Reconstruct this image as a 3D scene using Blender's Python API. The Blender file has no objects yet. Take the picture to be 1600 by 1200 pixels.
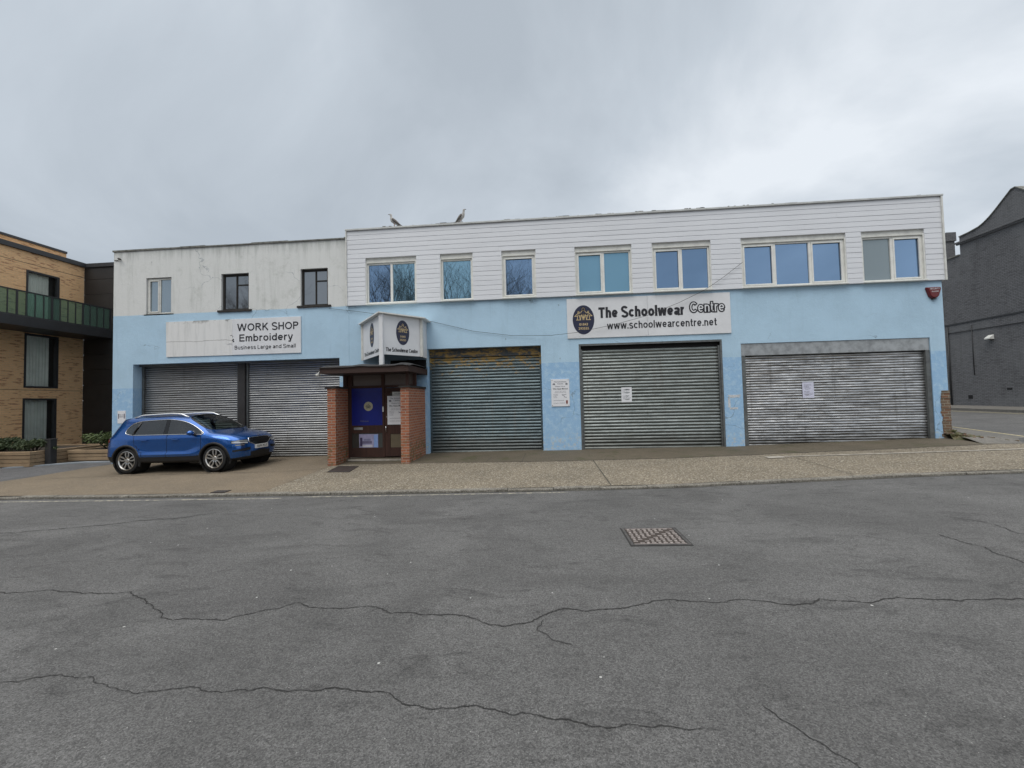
import bpy, bmesh, math, random
from mathutils import Vector, Matrix, noise
from mathutils.bvhtree import BVHTree
R = math.radians
PI = math.pi
random.seed(7)
SC = bpy.context.scene
COL = SC.collection

# ------------------------------------------------------------------ camera
cam_data = bpy.data.cameras.new('camera')
cam = bpy.data.objects.new('camera', cam_data)
COL.objects.link(cam)
SC.camera = cam
cam_data.sensor_width = 36.0
cam_data.lens = 15.3
cam_data.clip_start = 0.05
cam_data.clip_end = 3000
yaw, pitch, roll = -0.08580, 0.03885, -0.02363
fw = Vector((math.sin(yaw)*math.cos(pitch), math.cos(yaw)*math.cos(pitch), math.sin(pitch)))
rt = Vector((math.cos(yaw), -math.sin(yaw), 0)); up = rt.cross(fw)
r2 = rt*math.cos(roll)+up*math.sin(roll); u2 = up*math.cos(roll)-rt*math.sin(roll)
cam.matrix_world = Matrix(((r2.x, u2.x, -fw.x, 0), (r2.y, u2.y, -fw.y, 0), (r2.z, u2.z, -fw.z, 1.78), (0, 0, 0, 1)))

# ------------------------------------------------------------------ sky, sun, exposure
SUN_EL, SUN_AZ = R(52), R(205)          # azimuth measured clockwise from +y
world = bpy.data.worlds.new('World')
SC.world = world
world.use_nodes = True
def build_world():
    nt = world.node_tree; nt.nodes.clear()
    N = nt.nodes.new; L = nt.links.new
    out = N('ShaderNodeOutputWorld')
    sky = N('ShaderNodeTexSky'); sky.sky_type = 'NISHITA'; sky.sun_disc = False
    sky.sun_elevation = SUN_EL; sky.sun_rotation = SUN_AZ
    bg1 = N('ShaderNodeBackground'); bg1.inputs['Strength'].default_value = 0.08
    L(sky.outputs[0], bg1.inputs[0])
    tc = N('ShaderNodeTexCoord')
    # cloud layer: direction flattened on a cloud plane so that clouds stretch towards the horizon
    sep = N('ShaderNodeSeparateXYZ'); L(tc.outputs['Generated'], sep.inputs[0])
    mx = N('ShaderNodeMath'); mx.operation = 'MAXIMUM'; L(sep.outputs[2], mx.inputs[0]); mx.inputs[1].default_value = 0.0
    ad = N('ShaderNodeMath'); ad.operation = 'ADD'; L(mx.outputs[0], ad.inputs[0]); ad.inputs[1].default_value = 0.42
    dx = N('ShaderNodeMath'); dx.operation = 'DIVIDE'; L(sep.outputs[0], dx.inputs[0]); L(ad.outputs[0], dx.inputs[1])
    dy = N('ShaderNodeMath'); dy.operation = 'DIVIDE'; L(sep.outputs[1], dy.inputs[0]); L(ad.outputs[0], dy.inputs[1])
    cmb = N('ShaderNodeCombineXYZ'); L(dx.outputs[0], cmb.inputs[0]); L(dy.outputs[0], cmb.inputs[1])
    mp = N('ShaderNodeMapping'); mp.inputs['Location'].default_value = (3.15, 1.2, 0.0); L(cmb.outputs[0], mp.inputs[0])
    n1 = N('ShaderNodeTexNoise'); n1.inputs['Scale'].default_value = 1.3; n1.inputs['Detail'].default_value = 9; n1.inputs['Roughness'].default_value = 0.54
    n1.inputs['Distortion'].default_value = 0.45
    L(mp.outputs[0], n1.inputs['Vector'])
    # brighter towards +x
    gx = N('ShaderNodeMath'); gx.operation = 'MULTIPLY'; L(sep.outputs[0], gx.inputs[0]); gx.inputs[1].default_value = 0.21
    sm = N('ShaderNodeMath'); sm.operation = 'ADD'; L(n1.outputs[0], sm.inputs[0]); L(gx.outputs[0], sm.inputs[1])
    cr = N('ShaderNodeValToRGB')
    e = cr.color_ramp.elements
    e[0].position = 0.33; e[0].color = (0.425, 0.475, 0.53, 1)
    e[1].position = 0.72; e[1].color = (0.76, 0.805, 0.855, 1)
    m = e.new(0.50); m.color = (0.525, 0.58, 0.64, 1)
    L(sm.outputs[0], cr.inputs[0])
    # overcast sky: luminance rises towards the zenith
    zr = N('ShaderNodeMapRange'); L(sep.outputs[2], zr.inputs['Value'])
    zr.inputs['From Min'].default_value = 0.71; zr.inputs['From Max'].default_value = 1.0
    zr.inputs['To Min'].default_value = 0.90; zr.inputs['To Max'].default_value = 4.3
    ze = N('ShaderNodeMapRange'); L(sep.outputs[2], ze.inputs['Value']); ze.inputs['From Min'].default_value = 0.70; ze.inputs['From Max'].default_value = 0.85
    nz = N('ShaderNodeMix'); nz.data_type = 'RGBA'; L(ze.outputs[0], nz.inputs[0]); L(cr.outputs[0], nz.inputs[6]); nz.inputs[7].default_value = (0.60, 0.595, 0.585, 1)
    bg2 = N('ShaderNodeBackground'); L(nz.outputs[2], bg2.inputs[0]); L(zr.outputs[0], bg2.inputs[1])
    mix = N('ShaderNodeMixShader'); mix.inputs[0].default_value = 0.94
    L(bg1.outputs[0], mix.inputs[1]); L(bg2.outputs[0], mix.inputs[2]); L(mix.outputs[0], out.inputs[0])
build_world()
sd = bpy.data.lights.new('sun', 'SUN'); sd.energy = 1.1; sd.angle = R(38); sd.color = (1.0, 0.96, 0.90)
sun = bpy.data.objects.new('sun', sd); COL.objects.link(sun)
sdir = Vector((math.sin(SUN_AZ)*math.cos(SUN_EL), math.cos(SUN_AZ)*math.cos(SUN_EL), math.sin(SUN_EL)))
sun.rotation_euler = sdir.to_track_quat('Z', 'Y').to_euler()
SC.view_settings.view_transform = 'Standard'
SC.view_settings.look = 'None'
SC.view_settings.exposure = 0.32
SC.view_settings.gamma = 1.0

# ------------------------------------------------------------------ materials
class NT:
    def __init__(s, name):
        s.m = bpy.data.materials.new(name); s.m.use_nodes = True
        s.t = s.m.node_tree; s.b = s.t.nodes['Principled BSDF']
        s.geo = s.t.nodes.new('ShaderNodeNewGeometry')
        s.pos = s.geo.outputs['Position']
    def N(s, k): return s.t.nodes.new('ShaderNode'+k)
    def L(s, a, b): s.t.links.new(a, b)
    def val(s, sock, v):
        if hasattr(v, 'is_linked'): s.L(v, sock)
        elif isinstance(v, (tuple, list)) and len(v) == 3 and sock.type == 'RGBA': sock.default_value = (*v, 1)
        else: sock.default_value = v
    def math(s, op, a, b=0.0, clamp=False):
        n = s.N('Math'); n.operation = op; n.use_clamp = clamp
        s.val(n.inputs[0], a); s.val(n.inputs[1], b); return n.outputs[0]
    def scaled(s, sc, vec=None):
        n = s.N('Mapping'); s.L(vec or s.pos, n.inputs[0]); n.inputs['Scale'].default_value = sc; return n.outputs[0]
    def noise(s, scale, detail=4, rough=0.55, vec=None, dist=0.0):
        n = s.N('TexNoise'); n.inputs['Scale'].default_value = scale; n.inputs['Detail'].default_value = detail
        n.inputs['Roughness'].default_value = rough; n.inputs['Distortion'].default_value = dist
        s.L(vec or s.pos, n.inputs['Vector']); return n.outputs[0]
    def voro(s, scale, vec=None, feature='F1', out='Distance'):
        n = s.N('TexVoronoi'); n.inputs['Scale'].default_value = scale; n.feature = feature
        s.L(vec or s.pos, n.inputs['Vector']); return n.outputs[out]
    def ramp(s, f, lo, hi):
        n = s.N('MapRange'); s.val(n.inputs['Value'], f); n.interpolation_type = 'SMOOTHSTEP'
        n.inputs['From Min'].default_value = lo; n.inputs['From Max'].default_value = hi; return n.outputs[0]
    def mix(s, f, a, b, mode='MIX'):
        n = s.N('Mix'); n.data_type = 'RGBA'; n.blend_type = mode
        s.val(n.inputs[0], f); s.val(n.inputs[6], a); s.val(n.inputs[7], b); return n.outputs[2]
    def xyz(s, vec=None):
        n = s.N('SeparateXYZ'); s.L(vec or s.pos, n.inputs[0]); return n.outputs
    def comb(s, x, y, z):
        n = s.N('CombineXYZ'); s.val(n.inputs[0], x); s.val(n.inputs[1], y); s.val(n.inputs[2], z); return n.outputs[0]
    def bump(s, h, strength=0.3, dist=0.01):
        n = s.N('Bump'); n.inputs['Strength'].default_value = strength; n.inputs['Distance'].default_value = dist
        s.L(h, n.inputs['Height']); s.L(n.outputs[0], s.b.inputs['Normal'])
    def out(s, col=None, rough=None, metal=None, spec=None, coat=None):
        if col is not None: s.val(s.b.inputs['Base Color'], col)
        if rough is not None: s.val(s.b.inputs['Roughness'], rough)
        if metal is not None: s.val(s.b.inputs['Metallic'], metal)
        if spec is not None: s.val(s.b.inputs['Specular IOR Level'], spec)
        if coat is not None: s.b.inputs['Coat Weight'].default_value = coat; s.b.inputs['Coat Roughness'].default_value = 0.03
        return s.m

def plain(name, col, rough=0.6, metal=0.0, var=0.12, scale=3.0, coat=None, spec=None):
    n = NT(name); c2 = tuple(x*(1-var*2) for x in col)
    f = n.ramp(n.noise(scale, 6, 0.65), 0.35, 0.72)
    return n.out(n.mix(f, col, c2), rough, metal, spec, coat)

def brick_uv(n):
    x, y, z = n.xyz()
    return n.comb(n.math('ADD', x, y), z, 0.0)
def brick_mat(name, c1, c2, c3, mortar, width=0.225, row=0.075, patch=None, patch_amt=0.5, rough=0.85, mortar_size=0.010, patch_scale=2.0):
    n = NT(name); uv = brick_uv(n)
    t = n.N('TexBrick'); n.L(uv, t.inputs['Vector'])
    t.inputs['Scale'].default_value = 1.0; t.inputs['Brick Width'].default_value = width; t.inputs['Row Height'].default_value = row
    t.inputs['Mortar Size'].default_value = mortar_size; t.inputs['Mortar Smooth'].default_value = 0.15; t.inputs['Bias'].default_value = -0.1
    n.val(t.inputs['Color1'], c1); n.val(t.inputs['Color2'], c2); n.val(t.inputs['Mortar'], mortar)
    col = t.outputs[0]
    # dark bricks here and there: cell noise on a grid of one brick
    sc = n.N('Mapping'); n.L(uv, sc.inputs[0]); sc.inputs['Scale'].default_value = (1/width*0.8, 1/row, 1)
    w = n.noise(1.0, 1, 0.5, sc.outputs[0])
    w2 = n.noise(patch_scale, 2, 0.5)
    k = n.ramp(n.math('ADD', w, n.math('MULTIPLY', w2, 0.5)), 0.80, 0.92)
    inv = n.math('SUBTRACT', 1.0, t.outputs[1])
    col = n.mix(n.math('MULTIPLY', n.math('MULTIPLY', k, inv), patch_amt), col, c3)
    if patch: 
        col = patch(n, col)
    g = n.noise(60, 3, 0.6)
    col = n.mix(0.35, col, n.mix(g, (0.35, 0.35, 0.35), (0.75, 0.75, 0.75)), 'OVERLAY')
    n.bump(n.math('ADD', n.math('MULTIPLY', inv, 1.0), n.math('MULTIPLY', g, 0.35)), 0.6, 0.008)
    return n.out(col, rough)

def render_mat(name, z_paint, white, dark_z, wob=0.05):
    """rendered wall: pale blue paint below z_paint, white above, a deeper blue repaint near the ground"""
    n = NT(name); x, y, z = n.xyz()
    blue = (0.425, 0.600, 0.745); blue2 = (0.285, 0.465, 0.675)
    big = n.noise(0.9, 6, 0.65); fine = n.noise(55, 4, 0.7); mid = n.noise(6, 6, 0.7)
    streak = n.noise(1.0, 6, 0.7, n.scaled((5.0, 5.0, 0.45)))
    b = n.mix(n.ramp(big, 0.35, 0.72), blue, tuple(c*0.89 for c in blue))
    b = n.mix(n.math('MULTIPLY', n.ramp(streak, 0.52, 0.80), 0.26), b, (0.22, 0.33, 0.42))
    b = n.mix(n.math('MULTIPLY', n.ramp(n.noise(3.3, 8, 0.75), 0.52, 0.74), 0.20), b, (0.50, 0.64, 0.75))
    # repainted band (a real paint edge)
    edge = n.math('ADD', z, n.math('MULTIPLY', n.math('SUBTRACT', n.noise(2.5, 3), 0.5), 0.06))
    db = n.math('LESS_THAN', edge, dark_z)
    d = n.mix(n.ramp(mid, 0.42, 0.75), blue2, blue)
    b = n.mix(db, b, d)
    # worn / dirty foot of the wall
    foot = n.math('MULTIPLY', n.ramp(n.math('SUBTRACT', n.math('ADD', 0.75, n.math('MULTIPLY', mid, 0.4)), z), 0.0, 0.5), n.ramp(n.noise(9, 5, 0.7), 0.5, 0.62))
    b = n.mix(n.math('MULTIPLY', foot, 0.75), b, (0.50, 0.52, 0.50))
    if white:
        wcol = n.mix(n.math('MULTIPLY', n.ramp(streak, 0.46, 0.80), 0.55), (0.66, 0.67, 0.655), (0.38, 0.40, 0.37))
        wcol = n.mix(n.math('MULTIPLY', n.ramp(n.noise(1.7, 9, 0.78), 0.50, 0.74), 0.50), wcol, (0.33, 0.35, 0.31))
        top = n.math('MULTIPLY', n.ramp(n.math('ADD', z, n.math('MULTIPLY', streak, 1.1)), 7.25, 7.85), 0.6)
        wcol = n.mix(top, wcol, (0.28, 0.30, 0.285))
        e2 = n.math('ADD', z, n.math('MULTIPLY', n.math('SUBTRACT', n.noise(1.2, 4), 0.5), wob))
        b = n.mix(n.math('GREATER_THAN', e2, z_paint), b, wcol)
    # small knocks
    sp = n.ramp(n.voro(1.6, n.scaled((1, 1, 0.6))), 0.05, 0.02)
    b = n.mix(n.math('MULTIPLY', sp, 0.5), b, (0.12, 0.14, 0.15))
    # hairline cracks in the render
    ck = n.voro(0.42, n.comb(n.math('ADD', x, n.math('MULTIPLY', n.noise(2.0, 4), 1.1)), 0.0, n.math('ADD', n.math('MULTIPLY', z, 1.7), n.math('MULTIPLY', n.noise(1.7, 5), 1.2))), 'DISTANCE_TO_EDGE')
    b = n.mix(n.math('MULTIPLY', n.math('MULTIPLY', n.ramp(ck, 0.006, 0.002), n.ramp(n.noise(0.5, 2), 0.52, 0.6)), 0.55), b, (0.13, 0.17, 0.21))
    b = n.mix(0.22, b, n.mix(fine, (0.25, 0.25, 0.25), (0.8, 0.8, 0.8)), 'OVERLAY')
    n.bump(n.math('ADD', fine, n.math('MULTIPLY', mid, 1.2)), 0.55, 0.012)
    return n.out(b, 0.88)

def asphalt_mat(name, base, warm=0.0):
    n = NT(name); x, y, z = n.xyz()
    fine = n.noise(170, 2, 0.8); stone = n.voro(115, out='Color'); sv = n.xyz(stone)[0]
    mid = n.noise(12, 6, 0.75); big = n.noise(0.55, 6, 0.62, dist=0.8)
    lane = n.noise(0.8, 6, 0.65, n.scaled((0.32, 1.3, 1.0)), 0.6)
    dark = tuple(c*0.78 for c in base); lite = tuple(c*1.14 for c in base)
    col = n.mix(n.ramp(big, 0.30, 0.72), dark, lite)
    col = n.mix(n.math('MULTIPLY', n.ramp(lane, 0.52, 0.74), 0.58), col, tuple(c*0.45 for c in base))
    col = n.mix(n.math('MULTIPLY', n.ramp(mid, 0.42, 0.78), 0.38), col, tuple(c*0.55 for c in base))
    sm = n.noise(2.6, 9, 0.78, n.scaled((0.55, 1.25, 1.0)), 0.9)
    col = n.mix(n.math('MULTIPLY', n.ramp(sm, 0.50, 0.68), 0.72), col, tuple(c*0.42 for c in base))
    spot = n.voro(0.85, n.scaled((1, 1, 1))); col = n.mix(n.math('MULTIPLY', n.ramp(n.math('ADD', spot, n.math('MULTIPLY', mid, 0.08)), 0.085, 0.055), 0.6), col, (0.03, 0.03, 0.03))
    # aggregate
    col = n.mix(0.58, col, n.mix(sv, (0.16, 0.16, 0.16), (0.86, 0.86, 0.855)), 'OVERLAY')
    col = n.mix(0.55, col, n.mix(n.ramp(fine, 0.3, 0.7), (0.22, 0.22, 0.22), (0.80, 0.80, 0.80)), 'OVERLAY')
    pit = n.ramp(n.noise(95, 3, 0.7), 0.40, 0.30)
    col = n.mix(n.math('MULTIPLY', pit, 0.55), col, (0.018, 0.018, 0.018))
    # pale specks: gum and chippings
    vd = n.N('TexVoronoi'); vd.inputs['Scale'].default_value = 9.0; n.L(n.pos, vd.inputs['Vector'])
    cell = n.xyz(vd.outputs['Color'])[1]
    sp = n.math('MULTIPLY', n.ramp(vd.outputs['Distance'], 0.11, 0.08), n.math('GREATER_THAN', cell, 0.972))
    col = n.mix(sp, col, (0.46, 0.46, 0.44))
    vg = n.N('TexVoronoi'); vg.inputs['Scale'].default_value = 42.0; n.L(n.pos, vg.inputs['Vector'])
    sp2 = n.math('MULTIPLY', n.ramp(vg.outputs['Distance'], 0.20, 0.12), n.math('GREATER_THAN', n.xyz(vg.outputs['Color'])[0], 0.975))
    col = n.mix(n.math('MULTIPLY', sp2, 0.7), col, (0.38, 0.38, 0.36))
    n.bump(n.math('ADD', n.math('ADD', sv, fine), n.math('MULTIPLY', mid, 1.5)), 0.55, 0.006)
    return n.out(col, 0.82, spec=0.35)

def aggregate_mat(name, c1, c2, speck, stain, size=60, contrast=0.6, moss=0.0):
    n = NT(name)
    sv = n.xyz(n.voro(size, out='Color')); fine = n.noise(110, 3, 0.7); big = n.noise(0.8, 6, 0.65); mid = n.noise(5, 6, 0.7)
    col = n.mix(n.ramp(big, 0.3, 0.72), c1, c2)
    col = n.mix(n.math('MULTIPLY', n.ramp(mid, 0.45, 0.75), 0.5), col, stain)
    col = n.mix(contrast, col, n.mix(sv[0], (0.2, 0.19, 0.18), (0.84, 0.83, 0.80)), 'OVERLAY')
    col = n.mix(n.math('MULTIPLY', n.math('GREATER_THAN', sv[1], 0.86), contrast*0.75), col, speck)
    col = n.mix(n.math('MULTIPLY', n.math('LESS_THAN', sv[2], 0.14), contrast*0.7), col, (0.05, 0.045, 0.04))
    col = n.mix(0.3, col, n.mix(fine, (0.25, 0.25, 0.25), (0.8, 0.8, 0.8)), 'OVERLAY')
    if moss:
        g = n.math('MULTIPLY', n.ramp(n.noise(1.6, 8, 0.75), 0.52, 0.64), moss); col = n.mix(g, col, (0.062, 0.068, 0.026))
    n.bump(n.math('ADD', sv[0], fine), 0.5, 0.006)
    return n.out(col, 0.86, spec=0.3)

def steel_mat(name, c1, c2, rough=0.40, metal=0.85, wave=True, peel=None, ripple=0.55):
    """galvanised roller-shutter steel"""
    n = NT(name); x, y, z = n.xyz()
    st = n.noise(1.0, 5, 0.6, n.scaled((1.3, 1.0, 26.0)))
    dirt = n.noise(2.0, 7, 0.7)
    col = n.mix(n.ramp(st, 0.32, 0.68), c1, c2)
    col = n.mix(n.math('MULTIPLY', n.ramp(dirt, 0.50, 0.75), 0.45), col, tuple(c*0.45 for c in c2))
    run = n.noise(1.0, 5, 0.6, n.scaled((9.0, 1.0, 0.5)))
    col = n.mix(n.math('MULTIPLY', n.ramp(run, 0.56, 0.74), 0.35), col, (0.14, 0.13, 0.12))
    # road splash near the ground
    col = n.mix(n.math('MULTIPLY', n.ramp(n.math('ADD', z, n.math('MULTIPLY', n.noise(3.0, 6, 0.7), -0.7)), 0.55, 0.05), 0.55), col, (0.07, 0.065, 0.055))
    col = n.mix(n.math('MULTIPLY', n.ramp(n.noise(7.0, 6, 0.75, n.scaled((1, 1, 2.2))), 0.60, 0.72), 0.35), col, (0.10, 0.085, 0.07))
    met = metal
    if peel:
        zlo, zhi, pc = peel
        pz = n.math('DIVIDE', n.math('SUBTRACT', z, zlo), zhi-zlo)
        pn = n.noise(1.0, 7, 0.75, n.scaled((4.5, 1.0, 11.0)))
        pm = n.ramp(n.math('ADD', n.math('MULTIPLY', pn, 1.0), n.math('MULTIPLY', n.math('MAXIMUM', pz, -1.0), 0.23)), 0.615, 0.675)
        pm = n.math('MULTIPLY', pm, n.math('GREATER_THAN', pz, -0.35))
        col = n.mix(pm, col, pc)
        met = n.math('MULTIPLY', n.math('SUBTRACT', 1.0, pm), metal)
    if wave:
        # sheet steel is never flat: long shallow ripples that differ from slat to slat
        wv = n.noise(1.0, 3, 0.5, n.scaled((0.85, 1.0, 5.5)))
        wv2 = n.noise(1.0, 2, 0.5, n.scaled((2.6, 1.0, 13.0)))
        n.bump(n.math('ADD', wv, n.math('MULTIPLY', wv2, 0.4)), ripple, 0.05)
    return n.out(col, rough, met)

def glass_pane_mat(name, tint, refl=0.8, rough=0.02, wob=0.0):
    n = NT(name)
    f = n.noise(0.7, 3, 0.5)
    col = n.mix(f, tint, tuple(c*0.85 for c in tint))
    w = n.noise(0.9, 1, 0.5); n.bump(w, 0.12, 0.02)
    return n.out(col, rough, refl)

def clear_glass_mat(name, tint, alpha):
    n = NT(name)
    tr = n.N('BsdfTransparent'); tr.inputs[0].default_value = (*tint, 1)
    gl = n.N('BsdfGlossy'); gl.inputs[0].default_value = (1, 1, 1, 1); gl.inputs['Roughness'].default_value = 0.02
    fr = n.N('LayerWeight'); fr.inputs['Blend'].default_value = 0.28
    ms = n.N('MixShader')
    k = n.math('ADD', n.math('MULTIPLY', fr.outputs['Fresnel'], 0.8), alpha, True)
    n.L(k, ms.inputs[0]); n.L(tr.outputs[0], ms.inputs[1]); n.L(gl.outputs[0], ms.inputs[2])
    o = n.t.nodes['Material Output']; n.L(ms.outputs[0], o.inputs[0])
    return n.m

def wood_mat(name, c1, c2, axis='x'):
    n = NT(name); sc = {'x': (0.8, 18, 18), 'z': (18, 18, 0.8)}[axis]
    g = n.noise(1.0, 6, 0.65, n.scaled(sc)); d = n.noise(3.0, 6, 0.7)
    col = n.mix(n.ramp(g, 0.3, 0.7), c1, c2)
    col = n.mix(n.math('MULTIPLY', n.ramp(d, 0.45, 0.7), 0.5), col, tuple(c*0.5 for c in c2))
    n.bump(g, 0.4, 0.006)
    return n.out(col, 0.8)

M = {}
M['road'] = asphalt_mat('road_asphalt', (0.110, 0.1088, 0.1070))
M['drive'] = asphalt_mat('drive_asphalt', (0.105, 0.105, 0.108))
M['crack'] = plain('crack_dark', (0.030, 0.029, 0.028), 0.95)
M['pave'] = aggregate_mat('exposed_aggregate', (0.19, 0.164, 0.124), (0.146, 0.127, 0.097), (0.52, 0.48, 0.40), (0.15, 0.13, 0.105), 46, 0.62)
M['fore'] = aggregate_mat('brown_forecourt', (0.186, 0.150, 0.106), (0.148, 0.121, 0.088), (0.36, 0.31, 0.25), (0.125, 0.105, 0.085), 85, 0.42)
M['apron'] = aggregate_mat('concrete_apron', (0.118, 0.099, 0.072), (0.09, 0.077, 0.057), (0.25, 0.22, 0.18), (0.078, 0.072, 0.052), 95, 0.3, 0.6)
M['kerb'] = aggregate_mat('kerb_stone', (0.21, 0.20, 0.175), (0.13, 0.122, 0.105), (0.36, 0.345, 0.31), (0.06, 0.056, 0.048), 55, 0.55)
M['farpave'] = aggregate_mat('far_pavement', (0.17, 0.16, 0.145), (0.13, 0.125, 0.115), (0.25, 0.24, 0.22), (0.08, 0.08, 0.07), 60, 0.3)
M['strip'] = plain('pale_concrete_strip', (0.40, 0.37, 0.32), 0.85, var=0.2, scale=6)
M['joint'] = plain('dark_joint', (0.06, 0.055, 0.045), 0.95)
def worn_paint(name, col, under, lo, hi):
    n = NT(name); f = n.ramp(n.noise(14, 6, 0.75), lo, hi)
    return n.out(n.mix(f, under, col), 0.8)
M['yellow'] = worn_paint('worn_yellow_paint', (0.42, 0.36, 0.20), (0.14, 0.135, 0.13), 0.36, 0.52)
M['paleline'] = worn_paint('worn_pale_paint', (0.40, 0.37, 0.29), (0.15, 0.147, 0.14), 0.46, 0.60)
M['wallL'] = render_mat('painted_render_white_and_blue', 4.94, True, 2.50)
M['wallR'] = render_mat('painted_render_blue', 9.0, False, 2.92)
def cladding():
    n = NT('white_shiplap'); x, y, z = n.xyz()
    d = n.noise(1.0, 6, 0.7, n.scaled((0.6, 1, 5))); sp = n.noise(14, 5, 0.7)
    col = n.mix(n.math('MULTIPLY', n.ramp(d, 0.42, 0.75), 0.6), (0.675, 0.69, 0.72), (0.575, 0.59, 0.62))
    col = n.mix(n.math('MULTIPLY', n.ramp(sp, 0.62, 0.75), 0.4), col, (0.40, 0.41, 0.40))
    w = n.noise(1.0, 3, 0.5, n.scaled((0.8, 1, 7))); n.bump(w, 0.3, 0.01)
    return n.out(col, 0.42)
M['clad'] = cladding()
M['upvc'] = plain('white_upvc', (0.74, 0.74, 0.70), 0.35, var=0.07, scale=5)
M['upvc2'] = plain('off_white_upvc', (0.66, 0.66, 0.62), 0.4, var=0.1, scale=5)
M['coping'] = plain('weathered_coping', (0.20, 0.20, 0.18), 0.9, var=0.3, scale=7)
M['trimgrey'] = plain('grey_trim', (0.52, 0.53, 0.52), 0.5, var=0.12, scale=4)
M['felt'] = plain('roof_felt', (0.035, 0.036, 0.038), 0.9, var=0.25, scale=8)
M['blackwood'] = worn_paint('peeling_black_paint', (0.016, 0.014, 0.012), (0.20, 0.19, 0.17), 0.30, 0.36)
M['sill'] = plain('dark_sill', (0.035, 0.03, 0.027), 0.8, var=0.3, scale=10)
M['glassblue'] = glass_pane_mat('blue_reflective_glass', (0.215, 0.325, 0.48), 0.9)
M['glasscyan'] = glass_pane_mat('cyan_blind_behind_glass', (0.19, 0.36, 0.48), 0.55, 0.08)
M['glassteal'] = glass_pane_mat('teal_tinted_glass', (0.26, 0.43, 0.54), 0.9)
M['glassgrey'] = glass_pane_mat('grey_obscure_glass', (0.25, 0.30, 0.32), 0.45, 0.12)
M['glassdark'] = glass_pane_mat('dark_old_glass', (0.27, 0.285, 0.30), 0.88, 0.03)
M['glasspale'] = glass_pane_mat('pale_old_glass', (0.36, 0.42, 0.46), 0.85, 0.04)
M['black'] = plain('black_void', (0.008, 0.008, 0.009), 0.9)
M['steelL'] = steel_mat('galvanised_shutter', (0.29, 0.295, 0.30), (0.20, 0.205, 0.21), ripple=0.3)
M['steelB'] = steel_mat('blue_grey_shutter', (0.120, 0.158, 0.172), (0.082, 0.110, 0.122), 0.45, 0.65, True, (2.58, 3.36, (0.29, 0.185, 0.05)))
M['steelG'] = steel_mat('greenish_grey_shutter', (0.26, 0.285, 0.278), (0.18, 0.20, 0.195), 0.42, 0.8)
M['steelS'] = steel_mat('bright_galvanised_shutter', (0.60, 0.605, 0.61), (0.30, 0.305, 0.31), 0.30, 0.9, ripple=1.0)
M['housing'] = plain('galvanised_housing', (0.42, 0.44, 0.45), 0.42, 0.55, var=0.2, scale=5)
M['guide'] = plain('grey_guide_rail', (0.16, 0.17, 0.17), 0.5, 0.5, var=0.2, scale=6)
M['darkframe'] = plain('dark_mullion', (0.028, 0.026, 0.026), 0.6, var=0.2)
def peel_box():
    n = NT('peeling_yellow_housing'); f = n.noise(1.0, 8, 0.8, n.scaled((3.5, 1, 9.0)))
    return n.out(n.mix(n.ramp(f, 0.44, 0.53), (0.27, 0.165, 0.04), (0.035, 0.043, 0.05)), 0.6)
M['peelbox'] = peel_box()
M['signwhite'] = plain('sign_white', (0.70, 0.71, 0.73), 0.45, var=0.05, scale=2)
def dirty_sign():
    n = NT('overpainted_sign_white'); x, y, z = n.xyz()
    st = n.noise(1.0, 6, 0.7, n.scaled((7, 7, 0.8))); f = n.noise(5, 6, 0.7)
    col = n.mix(n.math('MULTIPLY', n.ramp(st, 0.45, 0.7), 0.6), (0.70, 0.70, 0.69), (0.52, 0.53, 0.52))
    top = n.math('MULTIPLY', n.ramp(n.math('ADD', z, n.math('MULTIPLY', f, 0.3)), 4.72, 4.84), n.ramp(n.noise(2.5, 5, 0.7), 0.48, 0.55))
    col = n.mix(n.math('MULTIPLY', top, 0.8), col, (0.16, 0.16, 0.15))
    ck = n.math('ABSOLUTE', n.math('SUBTRACT', z, n.math('ADD', 3.90, n.math('MULTIPLY', n.noise(1.1, 5, 0.6), 0.18))))
    col = n.mix(n.math('MULTIPLY', n.ramp(ck, 0.012, 0.004), 0.7), col, (0.2, 0.19, 0.18))
    n.bump(f, 0.3, 0.01)
    return n.out(col, 0.7)
M['signdirty'] = dirty_sign()
M['ink'] = plain('black_lettering', (0.012, 0.012, 0.018), 0.5)
M['navy'] = plain('navy_emblem', (0.016, 0.02, 0.055), 0.45)
M['gold'] = plain('gold_emblem', (0.56, 0.43, 0.23), 0.5, var=0.06)
M['paper'] = plain('white_paper', (0.72, 0.73, 0.76), 0.6, var=0.03)
M['papermauve'] = plain('mauve_paper', (0.60, 0.61, 0.74), 0.6, var=0.04)
M['greytext'] = plain('grey_lettering', (0.15, 0.15, 0.19), 0.6)
M['redbrown'] = plain('red_and_black_crest', (0.20, 0.035, 0.02), 0.6)
def pier_moss(n, col):
    x, y, z = n.xyz()
    m = n.math('MULTIPLY', n.ramp(n.math('SUBTRACT', n.math('ADD', 0.72, n.math('MULTIPLY', n.noise(4, 4), 0.5)), z), 0.0, 0.5), n.ramp(n.noise(7, 5, 0.7), 0.46, 0.62))
    return n.mix(n.math('MULTIPLY', m, 0.75), col, (0.085, 0.095, 0.035))
M['pier'] = brick_mat('red_brick', (0.34, 0.118, 0.056), (0.255, 0.082, 0.042), (0.115, 0.038, 0.028), (0.31, 0.235, 0.185), patch=pier_moss)
M['stub'] = brick_mat('exposed_old_brick', (0.17, 0.085, 0.05), (0.145, 0.115, 0.082), (0.09, 0.06, 0.045), (0.24, 0.21, 0.16), patch=pier_moss)
def buff_shade(n, col):
    x, y, z = n.xyz(); return col
M['buff'] = brick_mat('buff_brick', (0.74, 0.46, 0.24), (0.66, 0.40, 0.205), (0.34, 0.16, 0.08), (0.60, 0.41, 0.245), patch_amt=0.85, mortar_size=0.008)
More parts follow.
